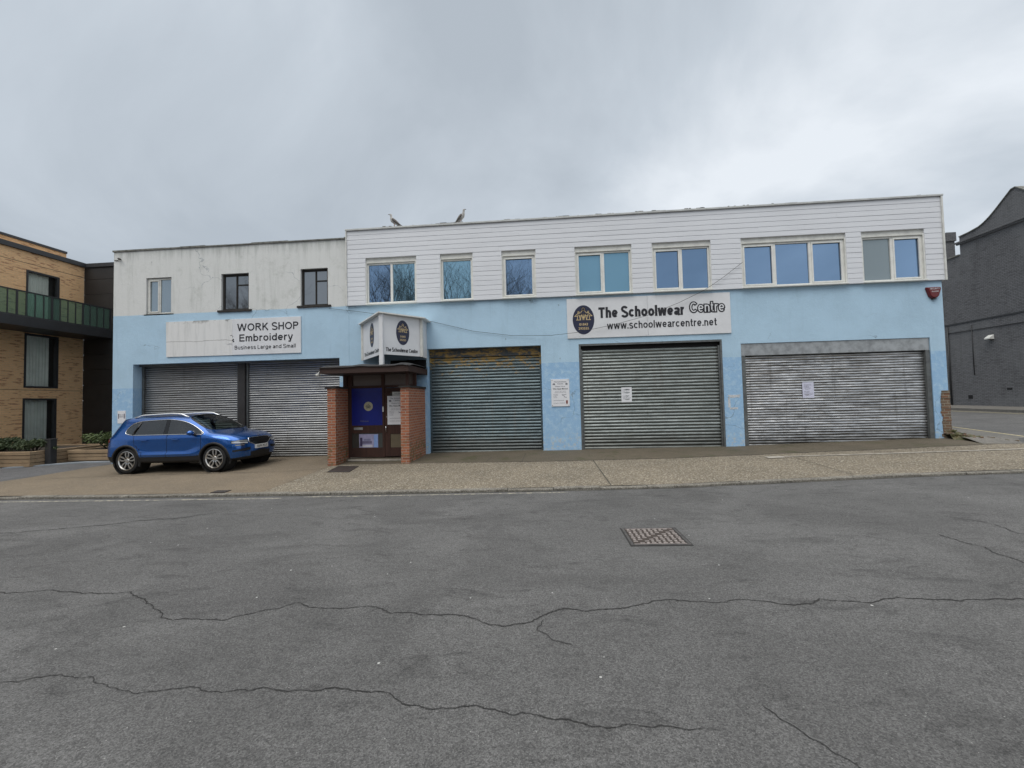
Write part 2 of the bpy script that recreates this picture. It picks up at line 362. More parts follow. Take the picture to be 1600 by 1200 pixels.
def grey_patch(n, col):
    m = n.ramp(n.noise(0.33, 3, 0.5), 0.50, 0.60)
    col = n.mix(n.math('MULTIPLY', m, 0.28), col, (0.17, 0.175, 0.18))
    st = n.ramp(n.noise(1.0, 5, 0.7, n.scaled((2, 2, 0.25))), 0.5, 0.75)
    return n.mix(n.math('MULTIPLY', st, 0.3), col, (0.03, 0.03, 0.03))
M['greybrick'] = brick_mat('dark_grey_painted_brick', (0.14, 0.141, 0.147), (0.118, 0.119, 0.125), (0.065, 0.065, 0.068), (0.062, 0.062, 0.066), patch=grey_patch, patch_amt=0.6)
M['darkclad'] = plain('charcoal_cladding', (0.022, 0.021, 0.021), 0.55, var=0.15, scale=2)
M['darkmetal'] = plain('dark_grey_metal', (0.030, 0.031, 0.034), 0.5, var=0.12)
M['curtain'] = plain('pale_curtain', (0.74, 0.75, 0.71), 0.8, var=0.08, scale=2)
M['flatglass'] = clear_glass_mat('flat_window_glass', (0.93, 0.96, 0.94), 0.02)
M['interior'] = plain('dark_room', (0.03, 0.032, 0.034), 0.9)
M['greenglass'] = None
def green_glass():
    n = NT('green_balustrade_glass')
    tr = n.N('BsdfTransparent'); tr.inputs[0].default_value = (0.38, 0.62, 0.52, 1)
    ms = n.N('MixShader'); ms.inputs[0].default_value = 0.50
    n.out((0.12, 0.20, 0.16), 0.15)
    n.L(tr.outputs[0], ms.inputs[1]); n.L(n.b.outputs[0], ms.inputs[2])
    n.L(ms.outputs[0], n.t.nodes['Material Output'].inputs[0]); return n.m
M['greenglass'] = green_glass()
M['brownwood'] = wood_mat('dark_brown_stained_wood', (0.052, 0.020, 0.013), (0.034, 0.013, 0.009), 'z')
M['fascia'] = wood_mat('brown_fascia_board', (0.050, 0.026, 0.020), (0.036, 0.019, 0.015), 'x')
M['bluevinyl'] = plain('royal_blue_panel', (0.006, 0.016, 0.20), 0.3, var=0.1)
M['doorglass'] = glass_pane_mat('dark_door_glass', (0.10, 0.105, 0.10), 0.55, 0.06)
M['olive'] = plain('olive_board', (0.13, 0.105, 0.065), 0.6, var=0.1)
M['transom'] = glass_pane_mat('dusty_transom_glass', (0.16, 0.14, 0.13), 0.35, 0.2)
M['satin'] = plain('satin_aluminium', (0.70, 0.71, 0.72), 0.42, 0.75, var=0.03)
M['chrome'] = plain('polished_metal', (0.72, 0.73, 0.75), 0.18, 1.0, var=0.03)
M['sleeper'] = wood_mat('weathered_timber', (0.34, 0.24, 0.145), (0.25, 0.18, 0.11), 'x')
M['soil'] = plain('soil', (0.04, 0.03, 0.022), 0.95)
def leaf_mat(name, c1, c2):
    n = NT(name); col = n.mix(n.ramp(n.noise(9, 3), 0.35, 0.65), c1, c2); return n.out(col, 0.6)
M['leaf'] = leaf_mat('shrub_leaf', (0.050, 0.085, 0.020), (0.085, 0.115, 0.03))
M['leaf2'] = leaf_mat('dark_shrub_leaf', (0.035, 0.058, 0.020), (0.055, 0.075, 0.028))
M['moss'] = leaf_mat('moss', (0.055, 0.065, 0.02), (0.10, 0.085, 0.035))
M['bark'] = plain('bark', (0.032, 0.026, 0.022), 0.95, var=0.25, scale=6)
M['iron'] = plain('rusty_iron_frame', (0.10, 0.095, 0.092), 0.75, 0.3, var=0.3, scale=20)
M['lid'] = plain('worn_iron_lid', (0.34, 0.30, 0.28), 0.6, 0.25, var=0.25, scale=25)
M['lidpit'] = plain('dirt_in_lid', (0.055, 0.042, 0.035), 0.9, var=0.2, scale=25)
M['coverbrown'] = plain('rusted_cover', (0.045, 0.032, 0.028), 0.8, 0.2, var=0.25, scale=15)
M['alarmred'] = plain('dark_red_plastic', (0.13, 0.010, 0.012), 0.3, var=0.05)
M['lampwhite'] = plain('white_lamp_plastic', (0.70, 0.70, 0.66), 0.4)
M['paint'] = None
def car_paint():
    n = NT('metallic_blue_paint'); f = n.noise(900, 1, 0.5)
    return n.out(n.mix(n.ramp(f, 0.4, 0.6), (0.006, 0.078, 0.31), (0.010, 0.108, 0.40)), 0.20, 0.72, coat=1.0)
M['paint'] = car_paint()
M['carplastic'] = plain('black_car_plastic', (0.009, 0.009, 0.010), 0.6, var=0.08)
M['gloss'] = plain('gloss_black', (0.006, 0.006, 0.007), 0.15)
M['carglass'] = clear_glass_mat('car_side_glass', (0.44, 0.51, 0.49), 0.08)
M['screen'] = clear_glass_mat('car_windscreen_glass', (0.62, 0.72, 0.68), 0.05)
M['rubber'] = plain('tyre_rubber', (0.016, 0.016, 0.017), 0.85, var=0.15)
M['alloy'] = plain('alloy_wheel', (0.58, 0.57, 0.55), 0.28, 0.95, var=0.05)
M['well'] = plain('wheel_well', (0.006, 0.006, 0.006), 0.95)
M['lamp_strip'] = plain('bright_lamp_reflector', (0.82, 0.84, 0.86), 0.2, 0.3)
M['lens'] = plain('clear_lamp_lens', (0.27, 0.29, 0.31), 0.10, 0.45, var=0.1, scale=14, coat=1.0)
M['lensred'] = plain('red_lamp_lens', (0.24, 0.008, 0.012), 0.15, coat=1.0)
M['seat'] = plain('dark_seat_fabric', (0.03, 0.03, 0.032), 0.85)
M['plate'] = plain('number_plate_white', (0.68, 0.68, 0.66), 0.4, var=0.04)
M['gullwhite'] = plain('gull_plumage', (0.50, 0.49, 0.47), 0.85, var=0.2, scale=25)
M['gullbrown'] = plain('gull_wing_feathers', (0.17, 0.155, 0.145), 0.85, var=0.3, scale=30)
M['gulldark'] = plain('gull_dark_feathers', (0.035, 0.032, 0.03), 0.85)
M['beak'] = plain('gull_beak', (0.10, 0.085, 0.07), 0.5)
M['gullleg'] = plain('gull_leg', (0.42, 0.29, 0.25), 0.6)
M['cable'] = plain('black_cable', (0.02, 0.02, 0.022), 0.6)
M['tile'] = plain('slate_roof', (0.055, 0.055, 0.06), 0.7, var=0.2)
M['housebrick'] = brick_mat('house_brick', (0.26, 0.13, 0.08), (0.20, 0.10, 0.06), (0.1, 0.05, 0.04), (0.25, 0.22, 0.18))
M['scrape'] = plain('bare_white_plaster', (0.62, 0.64, 0.66), 0.85, var=0.2, scale=20)

# ------------------------------------------------------------------ object helpers
def tag(o, label=None, cat=None, group=None, kind=None):
    if label: o['label'] = label
    if cat: o['category'] = cat
    if group: o['group'] = group
    if kind: o['kind'] = kind
    return o
def thing(name, loc, label, cat, group=None, rot=None):
    o = bpy.data.objects.new(name, None); COL.objects.link(o); o.empty_display_size = 0.2
    o.location = loc
    if rot: o.rotation_euler = rot
    return tag(o, label, cat, group)
class MB:
    """collects shapes (world coordinates) and links them as one mesh object"""
    def __init__(s): s.v = []; s.f = []; s.mi = []; s.cur = 0
    def add(s, vs, fs):
        b = len(s.v); s.v += [tuple(v) for v in vs]
        for f in fs: s.f.append(tuple(b+i for i in f)); s.mi.append(s.cur)
        return s
    def quad(s, a, b, c, d): return s.add([a, b, c, d], [(0, 1, 2, 3)])
    def box(s, x0, x1, y0, y1, z0, z1):
        return s.add([(x0, y0, z0), (x1, y0, z0), (x1, y1, z0), (x0, y1, z0), (x0, y0, z1), (x1, y0, z1), (x1, y1, z1), (x0, y1, z1)],
                     [(0, 3, 2, 1), (4, 5, 6, 7), (0, 1, 5, 4), (1, 2, 6, 5), (2, 3, 7, 6), (3, 0, 4, 7)])
    def prism(s, pts, d):
        """planar polygon pts extruded by the vector d"""
        n = len(pts); d = Vector(d)
        vs = [Vector(p) for p in pts]+[Vector(p)+d for p in pts]
        fs = [tuple(range(n)), tuple(range(2*n-1, n-1, -1))]+[(i, i+n, (i+1) % n+n, (i+1) % n) for i in range(n)]
        return s.add(vs, fs)
    def tube(s, path, r, n=6, closed=False, cap=True):
        path = [Vector(p) for p in path]; m = len(path)
        rs = r if isinstance(r, (list, tuple)) else [r]*m
        vs = []; prev = None
        for i, p in enumerate(path):
            if closed: t = path[(i+1) % m]-path[i-1]
            else: t = path[min(i+1, m-1)]-path[max(i-1, 0)]
            if t.length < 1e-9: t = Vector((0, 0, 1))
            t.normalize()
            if prev is None:
                a = Vector((0, 0, 1)) if abs(t.z) < 0.9 else Vector((1, 0, 0))
                prev = (a-t*a.dot(t)).normalized()
            else:
                prev = prev-t*prev.dot(t)
                prev = prev.normalized() if prev.length > 1e-6 else t.orthogonal().normalized()
            b = t.cross(prev)
            for k in range(n):
                an = 2*PI*k/n; vs.append(p+(prev*math.cos(an)+b*math.sin(an))*rs[i])
        fs = []
        for i in range(m if closed else m-1):
            j = (i+1) % m
            for k in range(n):
                k2 = (k+1) % n; fs.append((i*n+k, i*n+k2, j*n+k2, j*n+k))
        if cap and not closed: fs += [tuple(range(n-1, -1, -1)), tuple(range((m-1)*n, m*n))]
        return s.add(vs, fs)
    def lathe(s, prof, n=32, axis='y', centre=(0, 0, 0), closed=False):
        """profile of (radius, height along the axis)"""
        vs = []; fs = []; m = len(prof); c = Vector(centre)
        for i in range(n):
            a = 2*PI*i/n; ca, sa = math.cos(a), math.sin(a)
            for (r, h) in prof:
                v = {'y': (r*ca, h, r*sa), 'z': (r*ca, r*sa, h), 'x': (h, r*ca, r*sa)}[axis]
                vs.append(c+Vector(v))
        for i in range(n):
            j = (i+1) % n
            for k in range(m if closed else m-1):
                k2 = (k+1) % m; fs.append((i*m+k, i*m+k2, j*m+k2, j*m+k))
        return s.add(vs, fs)
    def build(s, name, mats, parent=None, smooth=False, local=False, bevel=0, label=None, autosmooth=None):
        me = bpy.data.meshes.new(name); me.from_pydata(s.v, [], s.f)
        mats = mats if isinstance(mats, list) else [mats]
        for m in mats: me.materials.append(m)
        if len(mats) > 1:
            me.polygons.foreach_set('material_index', s.mi)
        bm = bmesh.new(); bm.from_mesh(me); bmesh.ops.recalc_face_normals(bm, faces=bm.faces); bm.to_mesh(me); bm.free()
        if smooth: me.polygons.foreach_set('use_smooth', [True]*len(me.polygons))
        o = bpy.data.objects.new(name, me); COL.objects.link(o)
        if bevel:
            md = o.modifiers.new('bevel', 'BEVEL'); md.width = bevel; md.segments = 2; md.limit_method = 'ANGLE'
        if parent is not None: put(o, parent, local)
        if label: o['label'] = label
        return o
def split_build(mb, name, mat, parent=None, **k):
    """every separate piece collected in mb becomes a part of its own"""
    par = list(range(len(mb.v)))
    def find(i):
        while par[i] != i: par[i] = par[par[i]]; i = par[i]
        return i
    for f in mb.f:
        for a in f[1:]: par[find(a)] = find(f[0])
    gr = {}
    for f in mb.f: gr.setdefault(find(f[0]), []).append(f)
    out = []
    for fs in gr.values():
        mp = {}; m = MB()
        for f in fs:
            g = []
            for i in f:
                if i not in mp: mp[i] = len(m.v); m.v.append(mb.v[i])
                g.append(mp[i])
            m.f.append(tuple(g)); m.mi.append(0)
        out.append(m.build(name, mat, parent, **k))
    return out
def world_of(o):
    m = Matrix.LocRotScale(o.location, o.rotation_euler, o.scale)
    if o.parent: m = world_of(o.parent) @ o.matrix_parent_inverse @ m
    return m
def put(o, parent, local=False):
    o.parent = parent
    if not local: o.matrix_parent_inverse = world_of(parent).inverted()
    return o
def copy_tree(src, loc=None):
    o = src.copy(); COL.objects.link(o)
    if loc is not None: o.location = loc
    def rec(a, b):
        for ch in list(a.children):
            c = ch.copy(); COL.objects.link(c); c.parent = b; rec(ch, c)
    rec(src, o)
    return o

_fontcache = {}
def text_mesh(s, bold=0.0):
    cu = bpy.data.curves.new('t', 'FONT'); cu.body = s; cu.offset = bold; cu.extrude = 0.0; cu.resolution_u = 4
    o = bpy.data.objects.new('t', cu); COL.objects.link(o)
    dg = bpy.context.evaluated_depsgraph_get(); dg.update()
    me = bpy.data.meshes.new_from_object(o.evaluated_get(dg))
    bpy.data.objects.remove(o); bpy.data.curves.remove(cu)
    return me
def lettering(s, origin, ex, ez, w, h, mat, parent, bold=0.0, off=0.004, name='lettering', keep=False, baseline=None):
    """text fitted to a box w x h whose lower-left corner is origin; ex, ez span the plane"""
    me = text_mesh(s, bold); ex = Vector(ex).normalized(); ez = Vector(ez).normalized(); n = ex.cross(ez)
    xs = [v.co.x for v in me.vertices]; ys = [v.co.y for v in me.vertices]
    x0, x1, y0, y1 = min(xs), max(xs), min(ys), max(ys)
    sx = w/(x1-x0); sy = h/(y1-y0)
    if keep: sx = sy = min(sx, sy)
    o0 = Vector(origin)
    for v in me.vertices: v.co = o0+ex*((v.co.x-x0)*sx)+ez*((v.co.y-y0)*sy)+n*off
    me.materials.clear(); me.materials.append(mat)
    me.name = name
    o = bpy.data.objects.new(name, me); COL.objects.link(o)
    if parent: put(o, parent)
    return o

# a plain grotesque alphabet drawn as strokes (cap height 1, x-height .73)
def _arc(cx, cy, rx, ry, a0, a1, n=14):
    return [(cx+rx*math.cos(R(a0+(a1-a0)*i/n)), cy+ry*math.sin(R(a0+(a1-a0)*i/n))) for i in range(n+1)]
def glyph(c, h):
    """strokes (centre lines) and ink width of one letter; h = half stroke"""
    X = .735; D = -.25
    def arch(x0, x1, top): return [(x0+h, top-.30)]+_arc((x0+x1)/2, top-.30, (x1-x0)/2-h, .30-h, 180, 0)+[(x1-h, 0)]
    def bowl(x0, x1): return _arc((x0+x1)/2, X/2, (x1-x0)/2-h, X/2-h, 0, 360, 26)
    if c == 'T': return [[(0, 1-h), (.74, 1-h)], [(.37, 0), (.37, 1-h)]], .74
    if c == 'h': return [[(h, 0), (h, 1)], arch(0, .60, X)], .60
    if c == 'n': return [[(h, 0), (h, X)], arch(0, .60, X)], .60
    if c == 'm': return [[(h, 0), (h, X)], arch(0, .52, X), arch(.52-2*h, 1.04-2*h, X)], 1.04-2*h
    if c == 'u': return [[(.60-h, 0), (.60-h, X)], [(h, X), (h, .30)]+_arc(.30, .30, .30-h, .30-h, 180, 360)], .60
    if c == 'e': return [_arc(.33, X/2, .33-h, X/2-h, 4, 318, 24), [(h, X/2-.01), (.66-h*.6, X/2-.01)]], .66
    if c == 'o': return [bowl(0, .68)], .68
    if c == 'c': return [_arc(.33, X/2, .33-h, X/2-h, 42, 318, 22)], .62
    if c == 'b': return [[(h, 0), (h, 1)], bowl(0, .66)], .66
    if c == 'd': return [[(.66-h, 0), (.66-h, 1)], bowl(0, .66)], .66
    if c == 'g': return [[(.66-h, X), (.66-h, -.06)]+_arc(.33, -.04, .33-h, .21-h, 0, -160, 12), bowl(0, .66)], .66
    if c == 'l': return [[(h, 0), (h, 1)]], 2*h
    if c == 'i': return [[(h, 0), (h, X)], [(h, .86), (h, 1)]], 2*h
    if c == 'r': return [[(h, 0), (h, X)], [(h, .42)]+_arc(.33, .42, .33-h, X-.42-h, 170, 75, 8)], .38
    if c == 't': return [[(.16, .96), (.16, .17)]+_arc(.28, .17, .12, .17-h, 180, 275, 6)+[(.38, h)], [(0, X-h), (.36, X-h)]], .38
    if c == 'w': return [[(h*.7, X), (.24, 0), (.47, X), (.70, 0), (.94-h*.7, X)]], .94
    if c == 'y': return [[(h*.7, X), (.31, 0)], [(.62-h*.7, X), (.28, -.16)]+[(.22, D+h), (.06, D+h)]], .62
    if c == 'a': return [_arc(.30, .49, .26-h*.4, X-.49-h, 160, 0, 12)+[(.58-h, .16), (.60, 0)], _arc(.28, .215, .28-h, .215-h, 60, 330, 18), [(.36, .425), (.56-h, .46)], [(.40, .06), (.57-h, .22)]], .62
    if c == 's': return [_arc(.29, X*.735, .27-h*.6, X*.265-h*.5, 25, 255, 14)+_arc(.30, X*.265, .29-h*.6, X*.265-h*.5, 75, -155, 14)], .59
    if c == 'S': return [_arc(.37, .745, .34-h*.6, .255-h*.5, 20, 255, 16)+_arc(.38, .255, .37-h*.6, .255-h*.5, 75, -160, 16)], .75
    if c == 'C': return [_arc(.44, .5, .44-h, .5-h, 42, 318, 26)], .84
    if c == 'O': return [_arc(.47, .5, .47-h, .5-h, 0, 360, 32)], .94
    if c == 'W': return [[(h*.7, 1), (.32, 0), (.62, 1), (.92, 0), (1.24-h*.7, 1)]], 1.24
    if c == 'R': return [[(h, 0), (h, 1)], [(h, 1-h), (.44, 1-h)]+_arc(.44, .735, .28-h, .265-h, 90, -90, 10)+[(h, .47+h)], [(.40, .47), (.78-h*.5, 0)]], .80
    if c == 'K': return [[(h, 0), (h, 1)], [(.72-h*.4, 1), (h, .36)], [(.30, .56), (.78-h*.5, 0)]], .80
    if c == 'H': return [[(h, 0), (h, 1)], [(.74-h, 0), (.74-h, 1)], [(h, .52), (.74-h, .52)]], .74
    if c == 'P': return [[(h, 0), (h, 1)], [(h, 1-h), (.42, 1-h)]+_arc(.42, .71, .28-h, .29-h, 90, -90, 10)+[(h, .42+h)]], .70
    if c == 'E': return [[(h, 0), (h, 1)], [(h, 1-h), (.68, 1-h)], [(h, .52), (.63, .52)], [(h, h), (.70, h)]], .70
    if c == 'B': return [[(h, 0), (h, 1)], [(h, 1-h), (.42, 1-h)]+_arc(.42, .755, .24-h, .245-h, 90, -90, 8)+[(h, .51+h)], [(.42, .51)]+_arc(.44, .27, .27-h, .27-h, 88, -90, 8)+[(h, h)]], .71
    if c == 'L': return [[(h, 0), (h, 1)], [(h, h), (.58, h)]], .58
    if c == '&': return [[(.74, 0), (.20, .66)]+_arc(.36, .80, .18-h*.5, .20-h, 215, -45, 14)+[(.20, .44)]+_arc(.30, .25, .30-h, .25-h, 130, 330, 12)+[(.70, .42)]], .76
    if c == '.': return [[(h, 0), (h, 2*h)]], 2*h
    return [], .28
def stroke_text(s, origin, ex, ez, w, h, mat, parent, stroke=.15, off=.004, gap=.13, name='lettering', grow=0.0, skip_clip=None):
    """letters of cap height h filling the width w from the baseline point origin; grow widens the strokes in place"""
    hs = stroke/2; x = 0; items = []
    for c in s:
        st, a = glyph(c, hs); items.append((x, st)); x += a+(gap if c != ' ' else .04)
    tot = x-gap; sx = w/tot; ex = Vector(ex).normalized(); ez = Vector(ez).normalized(); n = ex.cross(ez); o0 = Vector(origin)
    mb = MB(); k = 0; hw = hs*h*(.5+.5*sx/h)+grow
    for x0, st in items:
        runs = []
        for l in st:
            P = [Vector(((x0+a)*sx, b*h)) for a, b in l]; cur = [P[0]]
            for i in range(1, len(P)):
                if len(cur) > 1 and (cur[-1]-cur[-2]).normalized().dot((P[i]-cur[-1]).normalized()) < .4:
                    runs.append(cur); cur = [cur[-1]]
                cur.append(P[i])
            runs.append(cur)
        for P in runs:
            closed = (P[0]-P[-1]).length < 1e-5; k += 1
            if closed: P = P[:-1]
            m = len(P); vs = []
            if grow and not closed:
                P[0] = P[0]+(P[0]-P[1]).normalized()*grow; P[-1] = P[-1]+(P[-1]-P[-2]).normalized()*grow
            for i, p in enumerate(P):
                d0 = (p-P[i-1]) if (closed or i) else (P[1]-p); d1 = (P[(i+1) % m]-p) if (closed or i < m-1) else (p-P[i-1])
                d0 = d0.normalized(); d1 = d1.normalized(); t = d0+d1
                t = t.normalized() if t.length > .2 else d0
                q = Vector((-t.y, t.x)); c = max(.45, q.dot(Vector((-d0.y, d0.x)))); q = q*hw/c
                for v in (p-q, p+q): vs.append(o0+ex*v.x+ez*v.y+n*(off+k*2e-5))
            mb.add(vs, [(2*i, (2*i+2) % (2*m), (2*i+3) % (2*m), 2*i+1) for i in range(m if closed else m-1)])
    return mb.build(name, mat, parent)

# ------------------------------------------------------------------ terrain
def lerp_tab(x, xs, ys):
    if x <= xs[0]: return ys[0]
    for i in range(len(xs)-1):
        if x <= xs[i+1]:
            t = (x-xs[i])/(xs[i+1]-xs[i]); return ys[i]+(ys[i+1]-ys[i])*t
    return ys[-1]
def sstep(a, b, x):
    t = max(0, min(1, (x-a)/(b-a))); return t*t*(3-2*t)
FY = 13.34                                   # plane of the long facade
def base(x): return lerp_tab(x, [-30, -14.5, -7, 0, 5.4, 11, 14, 30], [-.02, .02, .14, .25, .29, .44, .50, .55])
def kerby(x): return lerp_tab(x, [-30, -12, -8, -4, 0, 2.4, 5.5, 7.5, 9.4, 12, 30], [8.9, 8.75, 8.66, 8.61, 8.63, 8.72, 9.15, 9.40, 9.55, 9.72, 10.8])
def road(x, y):
    z = .012*max(-25, min(25, x))
    k = sstep(11.4, 12.4, x)
    return z+k*(sstep(9.2, 12.8, y)*0.33+max(0, min(30, y-13))*0.012)
def H(x, y):
    k = kerby(x); r = .012*max(-25, min(25, x))
    t = max(0, min(1, (y-k)/(FY-k)))
    return r+.045+(base(x)-r-.045)*t
def sheet(a, b, c, d, nu, nv, zf, dz, mat, name, kind='structure', parent=None):
    mb = MB(); vs = []
    for j in range(nv+1):
        for i in range(nu+1):
            s, t = i/nu, j/nv
            x = (a[0]*(1-s)+b[0]*s)*(1-t)+(d[0]*(1-s)+c[0]*s)*t
            y = (a[1]*(1-s)+b[1]*s)*(1-t)+(d[1]*(1-s)+c[1]*s)*t
            vs.append((x, y, zf(x, y)+dz))
    fs = [(j*(nu+1)+i, j*(nu+1)+i+1, (j+1)*(nu+1)+i+1, (j+1)*(nu+1)+i) for j in range(nv) for i in range(nu)]
    mb.add(vs, fs); o = mb.build(name, mat, parent, smooth=True)
    if kind and not parent: o['kind'] = kind
    return o
def curve_sheet(x0, x1, ylo, yhi, nx, ny, zf, dz, mat, name, parent=None):
    mb = MB(); vs = []
    for j in range(ny+1):
        for i in range(nx+1):
            x = x0+(x1-x0)*i/nx; y = ylo(x)+(yhi(x)-ylo(x))*j/ny; vs.append((x, y, zf(x, y)+dz))
    fs = [(j*(nx+1)+i, j*(nx+1)+i+1, (j+1)*(nx+1)+i+1, (j+1)*(nx+1)+i) for j in range(ny) for i in range(nx)]
    mb.add(vs, fs); o = mb.build(name, mat, parent, smooth=True)
    if not parent: o['kind'] = 'structure'
    return o
def terrain():
    # one asphalt sheet out to the horizon
    xs = [-700, -200, -80]+[-40+i for i in range(0, 50)]+[10+.4*i for i in range(0, 12)]+[15+i for i in range(0, 26)]+[80, 200, 700]
    ys = [-700, -200, -80, -40, -25, -15, -8, -4, 0]+[1+.5*i for i in range(0, 30)]+[16+i for i in range(0, 30)]+[60, 120, 300, 700]
    mb = MB(); nx = len(xs)
    mb.add([(x, y, road(x, y)) for y in ys for x in xs], [(j*nx+i, j*nx+i+1, (j+1)*nx+i+1, (j+1)*nx+i) for j in range(len(ys)-1) for i in range(nx-1)])
    rd = mb.build('road', M['road'], smooth=True); rd['kind'] = 'structure'
    curve_sheet(-6.6, 12.5, lambda x: kerby(x)+.13, lambda x: 14.2 if x < 11.3 else 12.6, 80, 12, H, 0, M['pave'], 'pavement')
    curve_sheet(-30, -6.1, lambda x: kerby(x)+.13, lambda x: 14.2 if x > -14.3 else (14.2-(-14.3-x)*9 if x > -14.7 else 10.5), 120, 12, H, 0.004, M['fore'], 'forecourt')
    sheet((-40, 10.5), (-14.69, 10.5), (-14.25, 14.2), (-40, 14.2), 30, 8, H, 0.0, M['drive'], 'driveway')
    sheet((-40, 14.2), (-14.5, 14.2), (-14.5, 30), (-40, 30), 20, 4, H, 0.0, M['drive'], 'driveway')
    low = lambda x: lerp_tab(x, [-6.2, -4, 0, 3, 5.6, 9, 12.2], [11.9, 11.80, 11.55, 11.63, 11.96, 12.14, 12.42])
    ap = curve_sheet(-6.2, 11.6, low, lambda x: 14.15 if x < 11.2 else 13.4, 80, 8, H, 0.005, M['apron'], 'pavement')
    ap['label'] = 'concrete apron along the foot of the shutters'
    # side-street footways
    sheet((11.2, 12.35), (12.5, 12.25), (13.3, 15.5), (11.2, 15.5), 8, 24, lambda x, y: H(x, 12.3)+(.50-H(x, 12.3))*sstep(12.3, 13.0, y)+.012*max(0, y-13), 0.004, M['farpave'], 'pavement')
    sheet((11.2, 15.5), (13.3, 15.5), (13.6, 45), (11.2, 45), 4, 20, lambda x, y: .47+.012*(y-13), 0.03, M['farpave'], 'pavement')
    mb = MB(); a = []
    for j in range(31):
        y = 14+j; z = road(21.4, y)+.12; a.append((y, z))
    for (y0, z0), (y1, z1) in zip(a, a[1:]):
        mb.quad((21.4, y0, z0), (21.4, y1, z1), (23.5, y1, z1+.06), (23.5, y0, z0+.06))
        mb.quad((21.4, y0, z0-.3), (21.4, y1, z1-.3), (21.4, y1, z1), (21.4, y0, z0))
    o = mb.build('pavement', M['farpave']); o['kind'] = 'structure'
    # kerb: stones with a small upstand
    mb = MB(); x = -30.0; rnd = random.Random(3)
    while x < 14:
        L = 0.91; x1 = x+L-.012
        dz = rnd.uniform(-.012, .008); dy = rnd.uniform(-.016, .016)
        p = []
        for xx in (x, x1):
            k = kerby(xx)+dy; z = road(xx, 8)+.045+dz
            p.append([(xx, k, -.8), (xx, k, z-.012), (xx, k+.012, z+.002), (xx, k+.135, z+.005), (xx, k+.135, -.8)])
        for i in range(4): mb.quad(p[0][i], p[1][i], p[1][i+1], p[0][i+1])
        mb.add(p[0], [(0, 1, 2, 3, 4)]); mb.add(p[1], [(0, 1, 2, 3, 4)])
        x += L
    mb.build('kerb', M['kerb'])['kind'] = 'structure'
    def gutter():
        n = NT('gutter_dirt'); f = n.ramp(n.noise(6, 7, 0.75, n.scaled((0.5, 2.0, 1))), 0.40, 0.58)
        return n.out(n.mix(f, (0.022, 0.020, 0.017), (0.085, 0.080, 0.070)), 0.95)
    curve_sheet(-28, 13.5, lambda x: kerby(x)-.055-.035*noise.noise((x*1.3, 0, 3))-.02*noise.noise((x*7, 0, 1)), lambda x: kerby(x)+.02, 420, 1, road, .003, gutter(), 'gutter', rd)
    # worn lines beside the kerb and on the side street
    curve_sheet(-14, -5.4, lambda x: kerby(x)-.30, lambda x: kerby(x)-.22, 60, 1, road, .004, M['paleline'], 'road_marking', rd)
    curve_sheet(-5.0, 0.3, lambda x: kerby(x)-.20, lambda x: kerby(x)-.13, 40, 1, road, .004, M['paleline'], 'road_marking', rd)
    ramp = lambda x, y: road(x, y)
    sheet((12.62, 12.5), (12.72, 12.5), (13.75, 16.2), (13.65, 16.2), 2, 24, ramp, .006, M['yellow'], 'road_marking', parent=rd)
    sheet((20.9, 18), (21.0, 18), (21.0, 44), (20.9, 44), 2, 30, ramp, .006, M['yellow'], 'road_marking', parent=rd)
    sheet((20.55, 18), (20.63, 18), (20.63, 44), (20.55, 44), 2, 30, ramp, .006, M['yellow'], 'road_marking', parent=rd)
    # pale strip and joints in the pavement
    def strip(pts, w, mat, name, dz):
        mb = MB()
        for (a, b) in zip(pts, pts[1:]):
            n = 8
            for i in range(n):
                p = [Vector((a[0]+(b[0]-a[0])*t, a[1]+(b[1]-a[1])*t)) for t in (i/n, (i+1)/n)]
                d = (p[1]-p[0]).normalized(); q = Vector((-d.y, d.x))*w/2
                c = [p[0]-q, p[1]-q, p[1]+q, p[0]+q]
                mb.quad(*[(v.x, v.y, H(v.x, v.y)+dz) for v in c])
        o = mb.build(name, mat); o['kind'] = 'structure'; return o
    strip([(5.45, 11.50), (8.5, 11.54), (12.3, 11.62)], .075, M['strip'], 'pavement_edging', .012)
    strip([(5.35, 11.44), (5.75, 11.46)], .22, M['strip'], 'pavement_edging', .016)
    strip([(1.08, 11.55), (1.16, 8.82)], .022, M['joint'], 'pavement_joint', .006)
    strip([(5.98, 11.4), (6.05, 9.4)], .014, M['joint'], 'pavement_joint', .012)
    strip([(-3.9, 11.77), (0, 11.53), (3, 11.61), (5.6, 11.94), (9, 12.12), (11.4, 12.3)], .02, M['joint'], 'pavement_joint', .009)
    strip([(-14.0, 10.75), (-12.5, 10.95), (-10, 11.02), (-7.0, 11.0), (-6.1, 11.3)], .018, M['joint'], 'pavement_joint', .009)
    strip([(-1.75, 11.66), (-1.70, 12.4), (-0.75, 12.3)], .014, M['joint'], 'pavement_joint', .010)
    strip([(-0.75, 12.9), (-0.78, 11.6)], .014, M['joint'], 'pavement_joint', .0105)
